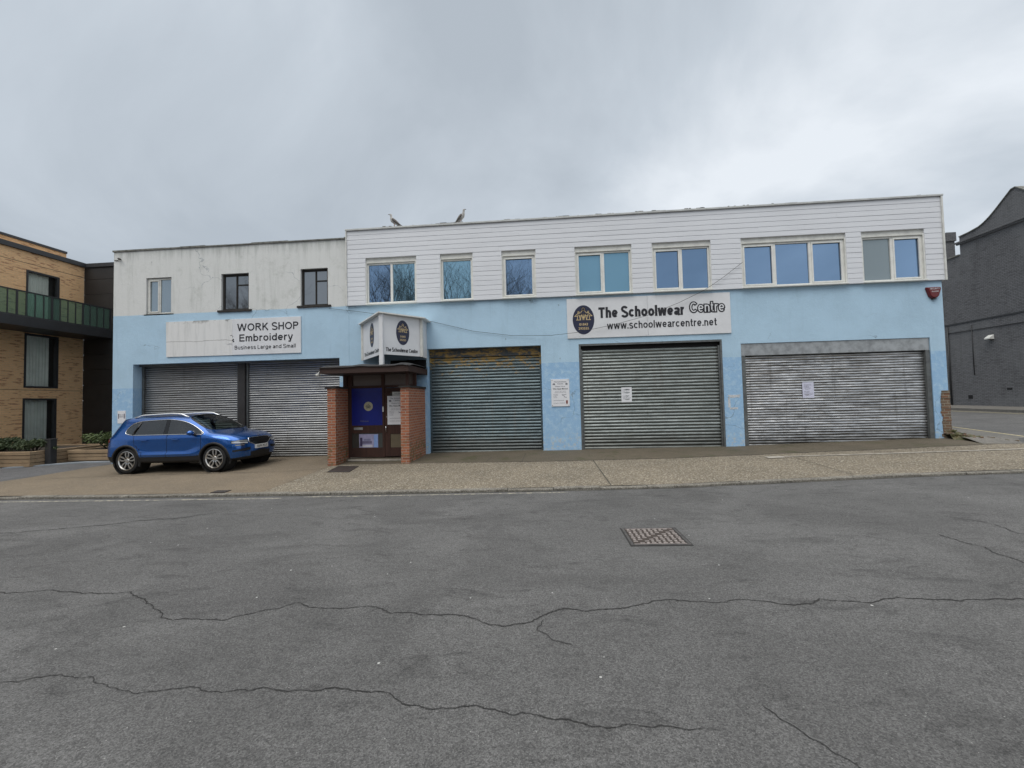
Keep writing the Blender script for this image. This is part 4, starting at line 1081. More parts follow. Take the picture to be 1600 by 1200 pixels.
def notice_text(parent, x, z, w, h, y):
    rows = [('The Schoolwear', .90, .72, .05, M['greytext']), ('Centre', .825, .34, .05, M['greytext']), ('Please Note', .73, .56, .035, M['greytext']), ('We Have Moved', .625, .84, .06, M['ink']),
            ('to our new shop', .545, .6, .03, M['greytext']), ('and our phone lines', .50, .66, .03, M['greytext']), ('Monday', .43, .26, .025, M['greytext']), ('Tuesday', .39, .26, .025, M['greytext']), ('Friday', .35, .2, .025, M['greytext']), ('Saturday', .31, .22, .025, M['greytext']),
            ('www.schoolwearcentre.net', .20, .60, .03, M['greytext']), ('01843 293555', .10, .66, .022, M['greytext'])]
    for s, zz, ww, hh, mt in rows:
        x0 = x+w*(.5-ww/2) if zz > .45 else x+w*.10
        lettering(s, (x0, y, z+h*zz), (1, 0, 0), (0, 0, 1), w*ww, h*hh, mt, parent, .012, .002)
    for cx in (.14, .86):
        k = emblem_strokes((x+w*cx, y, z+h*.83), (1, 0, 0), (0, 0, 1), w*.07, M['greytext'], .16); k.name = 'crest_mark'; put(k, parent)
    mp = MB()
    for a, b in (((.58, .44), (.68, .42)), ((.68, .42), (.84, .445)), ((.68, .42), (.72, .36)), ((.72, .36), (.70, .33)), ((.72, .36), (.80, .32)), ((.80, .32), (.86, .335)), ((.60, .40), (.68, .42))):
        A = Vector((x+w*a[0], z+h*a[1])); B = Vector((x+w*b[0], z+h*b[1])); d = (B-A).normalized(); q = Vector((-d.y, d.x))*.006
        mp.quad((A.x-q.x, y-.002, A.y-q.y), (B.x-q.x, y-.002, B.y-q.y), (B.x+q.x, y-.002, B.y+q.y), (A.x+q.x, y-.002, A.y+q.y))
    mp.build('route_map', M['greytext'], parent)
    cr = MB(); a = w*.05; cx, cz = x+w*.86, z+h*.14
    cr.prism([(cx-a, y-.001, cz+.06), (cx+a, y-.001, cz+.06), (cx+a, y-.001, cz-.02), (cx, y-.001, cz-.065), (cx-a, y-.001, cz-.02)], (0, -.002, 0)); cr.build('crest_mark', M['redbrown'], parent)
porch()

# ------------------------------------------------------------------ V-shaped sign box over the porch
def sign_box():
    A = Vector((-5.84, 13.25, 0)); B = Vector((-4.63, 11.72, 0)); C = Vector((-3.82, 12.85, 0))
    C = Vector((-3.80, 12.72, 0))
    zb, zt = 3.17, 4.30
    t = thing('sign_box', (-4.7, 12.6, 2.85), 'white two sided sign box over the porch with the oval navy emblem on each face', 'sign')
    def face(P, Q, nm):
        d = (Q-P).normalized(); n = Vector((-d.y, d.x, 0)); 
        if n.y > 0: n = -n
        mb = MB(); mb.prism([P+Vector((0, 0, zb)), Q+Vector((0, 0, zb)), Q+Vector((0, 0, zt)), P+Vector((0, 0, zt))], -n*.03)
        o = mb.build('sign_panel', M['signwhite'], t)
        return o, d, n
    left, dl, nl = face(A, B-(B-A).normalized()*.03, 'l')
    right, dr, nr = face(B+(C-B).normalized()*.03, C, 'r')
    Z = Vector((0, 0, 1))
    def put_face(o, P, d, L):
        c = P+d*(L*.52)+Z*(zb+.66); emblem(c, d, Z, .215, .36, o)
        stroke_text('The Schoolwear Centre', P+d*(L*.10)+Z*(zb+.09), d, Z, L*.80, .115, M['ink'], o, .20, .004, .10)
    put_face(left, A, dl, (B-A).length); put_face(right, B, dr, (C-B).length)
    ps = MB()
    ps.box(B.x-.055, B.x+.055, B.y-.055, B.y+.055, 2.86, zt); ps.build('corner_post', M['signwhite'], t, bevel=.004)
    for P in (C,):
        q = MB(); q.box(P.x-.02, P.x+.06, P.y-.05, P.y+.05, zb-.01, zt); q.build('end_post', M['upvc2'], t)
    q = MB(); q.box(A.x-.05, A.x+.01, A.y-.03, A.y+.03, zb-.01, zt); q.build('end_post', M['upvc2'], t)
    D = Vector((-3.80, 13.33, 0)); E = Vector((-5.84, 13.33, 0))
    rf = MB(); ov = .10
    pts = [A+Vector((-.13, -.02, zt+.005)), B+Vector((-.02, -.16, zt+.005)), C+Vector((.14, -.06, zt+.005)), D+Vector((.14, 0, zt+.005)), E+Vector((-.13, 0, zt+.005))]
    rf.prism(pts, (0, 0, .035)); rf.build('sign_roof', M['upvc'], t)
    sd = MB(); sd.prism([C+Vector((-.02, .05, zb)), D+Vector((-.02, 0, zb)), D+Vector((-.02, 0, zt)), C+Vector((-.02, .05, zt))], (.02, 0, 0)); sd.build('side_return', M['signwhite'], t)
    return t
sign_box()

# ------------------------------------------------------------------ long signs on the wall
def wall_signs():
    ex, ez = (1, 0, 0), (0, 0, 1)
    t = thing('shop_sign', (3.0, FY-.03, 3.64), 'long white shop sign with oval navy emblem and black lettering above the middle shutter', 'sign')
    yf = FY-.035
    for a, b in ((.59, 2.995), (3.0, 5.40)):
        m = MB(); m.box(a, b, yf, FY-.002, 3.635, 4.85); m.build('sign_panel', M['signwhite'], t, bevel=.004)
    emblem((1.085, yf, 4.195), ex, ez, .325, .445, t)
    stroke_text('The Schoolwear', (1.54, yf, 4.228), ex, ez, 2.52, .33, M['ink'], t, .235, .005, .10)
    stroke_text('Centre', (4.235, yf, 4.285), ex, ez, .99, .315, M['ink'], t, .19, .005, .10, grow=.024)
    stroke_text('Centre', (4.235, yf, 4.285), ex, ez, .99, .315, M['signwhite'], t, .19, .009, .10, grow=-.010)
    stroke_text('www.schoolwearcentre.net', (1.79, yf, 3.878), ex, ez, 3.20, .225, M['ink'], t, .165, .005, .15)
    t2 = thing('workshop_sign', (-10.2, FY-.03, 3.5), 'white sign partly painted over, its right half lettered in black, above the left shutters', 'sign')
    m = MB(); m.box(-10.28, -7.93, yf, FY-.002, 3.49, 4.67); m.build('sign_panel', M['signwhite'], t2, bevel=.004)
    m = MB(); m.prism([(-12.60, yf+.005, 3.50), (-10.285, yf+.005, 3.49), (-10.285, yf+.005, 4.67), (-12.62, yf+.005, 4.665)], (0, .028, 0)); m.build('overpainted_panel', M['signdirty'], t2)
    stroke_text('WORK SHOP', (-10.10, yf, 4.265), ex, ez, 2.09, .24, M['ink'], t2, .165, .004, .13)
    stroke_text('Embroidery', (-10.03, yf, 3.92), ex, ez, 1.83, .235, M['ink'], t2, .165, .004, .13)
    stroke_text('&', (-10.40, yf, 3.915), ex, ez, .19, .225, M['ink'], t2, .165, .004)
    cov = MB(); cov.box(-10.46, -10.27, yf-.0065, yf-.0005, 3.86, 4.12); cov.build('overpaint_edge', M['signdirty'], t2)
    stroke_text('Business Large and Small', (-10.19, yf, 3.666), ex, ez, 2.08, .125, M['ink'], t2, .14, .004, .16)
    # notices
    n1 = thing('notice_board', (.33, FY-.02, 1.6), 'tall white notice board screwed to the blue pier between two shutters', 'notice', 'notices about moving')
    m = MB(); m.box(.05, .60, FY-.025, FY-.003, 1.58, 2.41); m.build('board', M['paper'], n1, bevel=.003)
    notice_text(n1, .06, 1.59, .53, .80, FY-.025)
    sc = MB()
    for x in (.08, .57):
        for z in (1.61, 2.38): sc.lathe([(0, -.006), (.008, -.005), (.01, 0)], 10, 'y', (x, FY-.0255, z))
    split_build(sc, 'screw', M['sill'], n1)
    for (x, z, w, h, y, lab, seed) in ((2.16, 1.66, .31, .45, FY+.11-.022, 'pale paper notice on the greenish middle shutter', 1), (7.38, 1.66, .32, .46, FY+.12-.02, 'mauve paper notice on the bright right hand shutter', 2)):
        p = thing('paper_notice', (x+w/2, y, z), lab, 'notice', 'paper notices on the shutters')
        m = MB(); n = 6
        vs = [(x+w*i/n+(.006 if seed == 1 else -.004)*j/n, y-.004*math.sin(i*1.1+seed), z+h*j/n) for j in range(n+1) for i in range(n+1)]
        m.add(vs, [(j*(n+1)+i, j*(n+1)+i+1, (j+1)*(n+1)+i+1, (j+1)*(n+1)+i) for j in range(n) for i in range(n)])
        m.build('sheet', M['paper'] if seed == 1 else M['papermauve'], p, smooth=True)
        for s, zz, ww, hh in (('We have moved', .86, .6, .04), ('The Schoolwear Centre', .79, .7, .035), ('Please call', .72, .45, .035), ('01843 293555', .62, .6, .04), ('Deliveries', .40, .5, .05), ('www.schoolwearcentre.net', .30, .78, .045), ('Thank you', .20, .7, .05)):
            lettering(s, (x+w*.12, y-.006, z+h*zz), ex, ez, w*ww, h*hh, M['greytext'], p, .0, .003)
    p = thing('parking_notice', (-14.2, FY-.01, 1.4), 'small white notice on the blue wall above the rear of the car', 'notice')
    m = MB(); m.box(-14.35, -14.06, FY-.014, FY-.002, 1.34, 1.76); m.build('board', M['paper'], p)
    fr = MB(); yy = FY-.0165
    fr.box(-14.325, -14.29, yy, yy+.002, 1.50, 1.66); fr.box(-14.12, -14.085, yy, yy+.002, 1.50, 1.66); split_build(fr, 'printed_mark', M['greytext'], p)
    lettering('PRIVATE', (-14.275, FY-.014, 1.60), ex, ez, .14, .04, M['greytext'], p, .0, .003)
    lettering('PARKING', (-14.275, FY-.014, 1.54), ex, ez, .14, .04, M['greytext'], p, .0, .003)
    # alarm bell box
    a = thing('alarm_box', (10.98, FY, 4.5), 'dark red shield shaped alarm box high on the right end of the blue wall', 'alarm')
    m = MB(); pts = [(-.19, .17), (.19, .17), (.20, .12), (.13, -.11), (.06, -.17), (-.06, -.17), (-.13, -.11), (-.20, .12)]
    cx, cz = 10.98, 4.58
    fr_ = [(cx+x*.84, FY-.09, cz+z*.84) for x, z in pts]; bk = [(cx+x, FY-.003, cz+z) for x, z in pts]; n = len(pts)
    m.add(fr_+bk, [tuple(range(n)), tuple(range(2*n-1, n-1, -1))]+[(i, i+n, (i+1) % n+n, (i+1) % n) for i in range(n)])
    m.build('alarm_cover', M['alarmred'], a, bevel=.015)
    lettering('SECURITY', (cx-.125, FY-.09, cz+.085), ex, ez, .25, .04, M['signwhite'], a, .01, .003)
    lettering('ALARM', (cx-.09, FY-.09, cz+.01), ex, ez, .18, .035, M['signwhite'], a, .01, .003)
    m = MB(); m.box(cx-.05, cx+.05, FY-.07, FY-.01, cz-.19, cz-.172); m.build('strobe_lens', M['gloss'], a)
    # slack cable along the wall
    pts = [(-6.98, 4.88), (-6.0, 4.74), (-5.2, 4.60), (-3.9, 4.40), (-2.3, 3.97), (-1.1, 3.79), (.07, 3.74), (.85, 3.80), (2.0, 4.0), (2.96, 4.23), (3.9, 4.58), (4.66, 4.93), (5.2, 5.28), (5.76, 5.70)]
    m = MB(); P = []
    for i, (x, z) in enumerate(pts): P.append((x, FY-.125 if x > -.5 else FY-.04, z))
    m.tube(P, .006, 5); o = m.build('cable', M['cable'], smooth=True)
    tag(o, 'thin black cable sagging along the blue wall across the shop sign to a window', 'cable')
wall_signs()

# ------------------------------------------------------------------ gulls on the roof edge
def gull(x, z, flip, label, turn, lean):
    y = FY+.02
    t = thing('seagull', (x, y, z), label, 'seagull', 'seagulls on the roof edge', (0, 0, turn)); t.scale = (.97, .97, .97)
    sg = 1
    # body axis points: tail -> belly -> chest -> neck -> head, facing -x locally
    ax = [(.235, .0, .075, .012), (.19, 0, .10, .030), (.12, 0, .15, .058), (.04, 0, .205, .078), (-.03, 0, .255, .076), (-.065, 0, .31, .056), (-.075, 0, .36, .038), (-.078, 0, .40, .034), (-.088, 0, .435, .040), (-.105, 0, .45, .034), (-.125, 0, .452, .016)]
    m = MB(); n = 12; vs = []
    for i, (a, b, c, r) in enumerate(ax):
        p0 = Vector(ax[max(i-1, 0)][:3]); p1 = Vector(ax[min(i+1, len(ax)-1)][:3]); tg = (p1-p0).normalized(); s = Vector((0, 1, 0)); u = tg.cross(s)
        for k in range(n):
            an = 2*PI*k/n; vs.append(Vector((a, b, c))+s*(math.cos(an)*r*.85)+u*(math.sin(an)*r))
    fs = [(i*n+k, i*n+(k+1) % n, (i+1)*n+(k+1) % n, (i+1)*n+k) for i in range(len(ax)-1) for k in range(n)]
    fs += [tuple(range(n)), tuple(range(len(ax)*n-1, (len(ax)-1)*n-1, -1))]
    m.add(vs, fs); m.build('body', M['gullwhite'], t, smooth=True, local=True)
    for s in (-1, 1):
        w = MB(); vs = []; P = [(-.05, .055, .275, .03), (.0, .072, .25, .055), (.08, .066, .195, .055), (.16, .05, .135, .036), (.25, .022, .075, .014), (.31, .012, .045, .005)]
        for (a, b, c, h) in P:
            for (dy, dz) in ((.012, .0), (.004, h), (-.012, h*.6), (-.012, -h*.6), (.004, -h)):
                vs.append((a, s*(b+dy), c+dz))
        w.add(vs, [(i*5+k, i*5+(k+1) % 5, (i+1)*5+(k+1) % 5, (i+1)*5+k) for i in range(len(P)-1) for k in range(5)]+[(0, 1, 2, 3, 4), tuple(range(29, 24, -1))])
        w.build('wing', M['gullbrown'], t, smooth=True, local=True)
        l = MB(); l.tube([(.03, s*.035, .15), (.02, s*.035, .08), (.02, s*.035, .008)], .008, 6); l.tube([(.02, s*.035, .006), (-.04, s*.045, .004)], [.008, .004], 5); l.tube([(.02, s*.035, .006), (-.03, s*.02, .004)], [.008, .004], 5)
        l.build('leg', M['gullleg'], t, smooth=True, local=True)
        e = MB(); e.lathe([(0, -.004), (.006, 0), (0, .004)], 8, 'y', (-.10, s*.030, .455)); e.build('eye', M['gulldark'], t, local=True)
    tl = MB(); tl.prism([(.20, -.03, .10), (.33, -.035, .045), (.33, .035, .045), (.20, .03, .10)], (0, 0, -.012)); tl.build('tail', M['gulldark'], t, local=True)
    b = MB(); b.tube([(-.12, 0, .452), (-.16, 0, .45), (-.185, 0, .443)], [.014, .010, .003], 8); b.build('beak', M['beak'], t, smooth=True, local=True)
    return t
gull(-4.83, 7.40, 0, 'left hand gull on the roof edge, its beak pointing left', R(8), 0)
gull(-2.62, 7.40, 1, 'right hand gull on the roof edge, its head turned away', R(158), 0)

# ------------------------------------------------------------------ buff brick flats on the left
def flats():
    X = -22.0; y1 = 18.75; y0 = 7.0; zt = 8.62
    t = thing('apartment_block', (X, 12, 0), 'modern buff brick apartment block with dark framed windows and a balcony', 'building')
    win = [(16.44, 17.70, 5.75, 7.85), (16.42, 17.70, 2.82, 5.13), (16.40, 17.66, .25, 2.37)]
    win += [(a-3.6*k, b-3.6*k, c, d) for (a, b, c, d) in win[:3] for k in (1, 2)]
    mb = MB(); ys = sorted({y0, y1}|{w[0] for w in win}|{w[1] for w in win}); zs = sorted({-.6, zt}|{w[2] for w in win}|{w[3] for w in win})
    for a, b in zip(ys, ys[1:]):
        for c, d in zip(zs, zs[1:]):
            my, mz = (a+b)/2, (c+d)/2
            if any(w[0] < my < w[1] and w[2] < mz < w[3] for w in win): continue
            mb.quad((X, a, c), (X, b, c), (X, b, d), (X, a, d))
    for (a, b, c, d) in win:
        e = X-.16
        mb.quad((X, a, c), (e, a, c), (e, a, d), (X, a, d)); mb.quad((X, b, c), (e, b, c), (e, b, d), (X, b, d))
        mb.quad((X, a, d), (e, a, d), (e, b, d), (X, b, d)); mb.quad((X, a, c), (e, a, c), (e, b, c), (X, b, c))
    mb.quad((X, y1, -.6), (X-10, y1, -.6), (X-10, y1, zt), (X, y1, zt)); mb.quad((X, y0, -.6), (X-10, y0, -.6), (X-10, y0, zt), (X, y0, zt))
    mb.quad((X, y0, zt), (X, y1, zt), (X-10, y1, zt), (X-10, y0, zt))
    mb.build('wall', M['buff'], t)
    # soldier-joint bands
    for z in (2.72, 8.12):
        j = MB(); j.box(X-.01, X+.006, y0, y1-.001, z, z+.014); j.build('expansion_joint', M['sill'], t)
    cp = MB(); cp.box(X-.3, X+.10, y0, y1+.05, zt+.001, zt+.20); cp.build('parapet_coping', M['darkmetal'], t)
    for (a, b, h) in ((y0, 15.7, .78), (15.95, 18.7, .70)):
        u = MB(); u.box(X-1.9, X-.9, a, b, zt+.002, zt+h); p = u.build('roof_upstand', M['buff'], t)
        u = MB(); u.box(X-1.95, X-.85, a, b, zt+h+.001, zt+h+.10); u.build('coping', M['darkmetal'], p)
    rl = MB(); rl.box(X-.55, X-.52, 13.5, 18.5, zt+.36, zt+.39)
    for i in range(34): rl.box(X-.55, X-.52, 13.5+i*.15, 13.53+i*.15, zt+.2, zt+.36)
    rl.build('roof_rail', M['darkmetal'], t)
    for wi, (a, b, c, d) in enumerate(win):
        e = X-.06; f = MB(); w = .075
        f.box(e-.06, X+.015, a-.001, a+w, c, d); f.box(e-.06, X+.015, b-w*1.3, b+.001, c, d); f.box(e-.06, X+.015, a+w, b-w*1.3, d-w, d+.001); f.box(e-.06, X+.015, a+w, b-w*1.3, c-.001, c+w)
        fr = f.build('window', M['darkmetal'], t)
        g = MB(); g.quad((e-.02, a+w, c+w), (e-.02, b-w, c+w), (e-.02, b-w, d-w), (e-.02, a+w, d-w)); g.build('pane', M['flatglass'], fr)
        cu = MB(); n = 44; ya, yb = a+w, b-w-(.10 if wi % 3 else .16)
        vs = []
        for i in range(n+1):
            yy = ya+(yb-ya)*i/n; xx = e-.17+.025*math.sin(i*1.25+.6*math.sin(i*.7+wi))
            vs += [(xx, yy, c+.05+(.12*max(0, (i/n-.85))/.15 if wi % 3 == 2 else 0)), (xx, yy, d-.05)]
        cu.add(vs, [(2*i, 2*i+2, 2*i+3, 2*i+1) for i in range(n)]); cu.build('curtain', M['curtain'], fr, smooth=True)
        bk = MB(); bk.box(e-.26, e-.24, a-.05, b+.05, c-.05, d+.05); bk.build('backing', M['interior'], fr)
    # charcoal clad link at right angles
    ck = MB(); z = -.6
    while z < 8.6:
        h = min(.72, 8.62-z); ck.box(X+.002, -14.62, y1-.001, y1+.10, z, z+h-.014); z += .72
    ck.box(X+.002, -14.62, y1+.03, y1+6, -.6, 8.60)
    ck.build('dark_cladding', M['darkclad'], t)
    cc = MB(); cc.box(X+.101, -14.6, y1-.06, y1+6, 8.62, 8.80); cc.build('parapet_coping', M['darkmetal'], t)
    # balcony
    bx = -20.5
    sl = MB(); sl.box(X+.001, bx, y0, y1-.03, 5.17, 5.56); sb = sl.build('balcony', M['darkmetal'], t, bevel=.01)
    gl = MB(); gl.quad((bx-.03, y0, 5.60), (bx-.03, y1-.05, 5.60), (bx-.03, y1-.05, 6.53), (bx-.03, y0, 6.53)); gl.build('balustrade_glass', M['greenglass'], sb)
    tr = MB(); tr.box(bx-.06, bx-.005, y0, y1-.04, 6.53, 6.575); tr.box(bx-.06, bx-.005, y0, y1-.04, 5.561, 5.60); tr.build('top_rail', M['darkmetal'], sb)
    br = MB(); i = 0; y = y1-.1
    while y > y0:
        w = .035 if i % 4 else .07; br.box(bx-.028, bx-.008, y-w/2, y+w/2, 5.60, 6.53); y -= .30; i += 1
    split_build(br, 'baluster', M['darkmetal'], sb)
    return t
flats()

# ------------------------------------------------------------------ planters, post, shrubs
def planter(x0, x1, y0, y1, z0, n, label, seed):
    rnd = random.Random(seed)
    t = thing('timber_planter', ((x0+x1)/2, (y0+y1)/2, z0), label, 'planter', 'timber planters beside the driveway')
    h = .125
    for k in range(n):
        z = z0+k*h; j = rnd.uniform(-.012, .012)
        for nm, (a, b, c, d) in (('f', (x0, x1, y0+j, y0+.14+j)), ('r', (x1-.14+j, x1+j, y0+.145+j, y1)), ('l', (x0, x0+.14, y0+.145+j, y1)), ('b', (x0+.142, x1-.145, y1-.14, y1))):
            m = MB(); m.box(a, b, c, d, z+.004, z+h-.008); m.build('sleeper', M['sleeper'], t, bevel=.01)
    s = MB(); s.box(x0+.145, x1-.16, y0+.16, y1-.145, z0, z0+n*h-.05); s.build('soil', M['soil'], t)
    return t
planter(-20.6, -16.93, 12.85, 15.6, .0, 4, 'longer timber planter at the left edge, with a low hedge', 1)
planter(-16.76, -14.75, 13.82, 15.5, .06, 3, 'shorter timber planter just behind the rear of the car', 2)
def shrub(c, r, n, label, mat, seed, leaf=.055):
    rnd = random.Random(seed); t = thing('shrub', (c[0], c[1], c[2]-r[2]*.5), label, 'shrub', 'shrubs in the timber planters')
    m = MB(); clumps = [(rnd.gauss(0, .45), rnd.gauss(0, .45), rnd.uniform(-.3, .9), rnd.uniform(.25, .5)) for _ in range(16)]
    for _ in range(n):
        k = rnd.choice(clumps); d = Vector((rnd.gauss(0, 1), rnd.gauss(0, 1), rnd.gauss(0, 1))).normalized()*rnd.random()**.5*k[3]
        p = Vector((c[0]+(k[0]+d.x)*r[0], c[1]+(k[1]+d.y)*r[1], c[2]+(k[2]*.8+d.z)*r[2]))
        if p.z < c[2]-r[2]*.6: continue
        nrm = Vector((rnd.gauss(0, 1), rnd.gauss(0, 1), rnd.gauss(.6, 1))).normalized(); a = nrm.orthogonal().normalized(); b = nrm.cross(a); l = leaf*rnd.uniform(.6, 1.3); w = l*.45
        m.add([p-a*l, p+b*w+nrm*.01, p+a*l, p-b*w+nrm*.01], [(0, 1, 2, 3)])
    m.build('foliage', mat, t)
    s = MB()
    for k in clumps: s.tube([(c[0]+k[0]*r[0]*.3, c[1]+k[1]*r[1]*.3, c[2]-r[2]*.8), (c[0]+k[0]*r[0], c[1]+k[1]*r[1], c[2]+k[2]*r[2]*.7)], [.012, .005], 5)
    s.build('stem', M['bark'], t)
shrub((-19.2, 13.5, .62), (1.0, .45, .32), 1500, 'dark low shrub at the left edge of the longer planter', M['leaf2'], 1)
shrub((-17.6, 13.5, .62), (.75, .45, .28), 1300, 'dark low shrub beside the charcoal post', M['leaf2'], 2)
shrub((-15.75, 14.6, .66), (.85, .5, .42), 1500, 'brighter green shrub in the shorter planter', M['leaf'], 3)
def bollard():
    t = thing('post', (-16.8, 13.2, 0), 'plain charcoal square post standing in front of the longer planter', 'post')
    m = MB(); m.box(-16.91, -16.70, 13.25, 13.45, -.1, .84); m.build('post_body', M['darkmetal'], t, bevel=.012)
    m = MB(); m.box(-16.925, -16.685, 13.235, 13.465, .841, .87); m.build('cap', M['darkmetal'], t, bevel=.006)
    # post stands off the planter: shift both clear of its side
bollard()
kb = MB(); kb.prism([(-17.6, 12.62, H(-17.6, 12.6)), (-15.9, 13.45, H(-15.9, 13.4)), (-14.62, 13.65, H(-14.6, 13.6)), (-14.62, 13.78, H(-14.6, 13.7)), (-16.0, 13.75, H(-16, 13.7)), (-17.6, 12.78, H(-17.6, 12.7))], (0, 0, .035))
kb.build('kerb', plain('blue_grey_edging', (.26, .29, .32), .7))['kind'] = 'structure'

# ------------------------------------------------------------------ dark painted brick building across the side street
def dark_building():
    X = 23.4
    t = thing('brick_building', (X, 26, .8), 'dark grey painted brick building with a curved gable across the side street', 'building')
    # silhouette in (y, z): from the far low part towards the gable
    out = [(44, -.3), (44, 9.43), (26.50, 9.43), (26.50, 10.46), (25.9, 10.50), (25.35, 10.58), (25.05, 10.70), (24.75, 10.88), (24.45, 11.10), (23.60, 11.80), (23.40, 11.82), (22.55, 11.12), (22.25, 10.90), (21.95, 10.72), (21.65, 10.60), (21.1, 10.52), (20.5, 10.48), (18.2, 10.45), (18.2, -.3)]
    m = MB(); m.prism([(X, y, z) for y, z in out], (7, 0, 0)); m.build('wall', M['greybrick'], t)
    c = MB(); c.box(X-.10, X-.001, 18.1, 26.62, 10.02, 10.10); c.box(X-.16, X-.001, 18.1, 26.68, 10.101, 10.18); c.build('cornice', M['greybrick'], t)
    b = MB(); b.box(X-.035, X-.001, 18.15, 44, 5.56, 5.64); b.build('string_course', M['darkmetal'], t)
    cp = MB()
    top = out[2:16]
    for (a, bb) in zip(top[1:], top[2:]):
        d = .05; cp.prism([(X-.05, a[0], a[1]+.002), (X-.05, bb[0], bb[1]+.002), (X-.05, bb[0], bb[1]+d), (X-.05, a[0], a[1]+d)], (.4, 0, 0))
    cp.box(X-.06, X+.4, 26.56, 44, 9.432, 9.50)
    cp.build('coping', M['trimgrey'] if False else M['coping'], t)
    ch = MB(); ch.box(X+.65, X+1.10, 28.05, 29.0, 9.0, 10.75); ch.box(X+.60, X+1.15, 27.98, 29.07, 10.751, 11.28); cs = ch.build('chimney', M['greybrick'], t)
    p = MB(); p.lathe([(.0, 0), (.12, 0), (.14, .25), (.10, .42), (0, .42)], 14, 'z', (X+.85, 28.55, 11.281)); p.build('chimney_pot', M['coping'], cs, smooth=True)
    pp = MB(); pp.tube([(X-.04, 27.55, .7), (X-.04, 27.55, 5.5)], .045, 8); 
    pp.tube([(X-.03, 26.1, 2.6), (X-.03, 26.1, 5.4)], .02, 6); pp.tube([(X-.03, 18.2, 5.0), (X-.03, 24, 5.08), (X-.03, 27.6, 5.12)], .02, 6)
    split_build(pp, 'pipe', M['darkmetal'], t, smooth=True)
    ab = MB(); ab.box(X-.012, X-.001, 24.2, 24.45, 1.75, 1.85); ab.box(X-.012, X-.001, 26.3, 26.55, 1.3, 1.5); split_build(ab, 'air_brick', M['black'], t)
    l = thing('wall_lamp', (X-.1, 25.04, 4.5), 'small white lamp on the dark brick wall across the side street', 'lamp')
    m = MB(); m.prism([(X-.26, 24.92, 4.44), (X-.26, 24.92, 4.52), (X-.05, 24.92, 4.68), (X-.002, 24.92, 4.68), (X-.002, 24.92, 4.44)], (0, .28, 0)); m.build('lamp_housing', M['lampwhite'], l, bevel=.02)
    m = MB(); m.box(X-.24, X-.06, 24.95, 25.17, 4.42, 4.439); m.build('lens', M['gloss'], l)
dark_building()

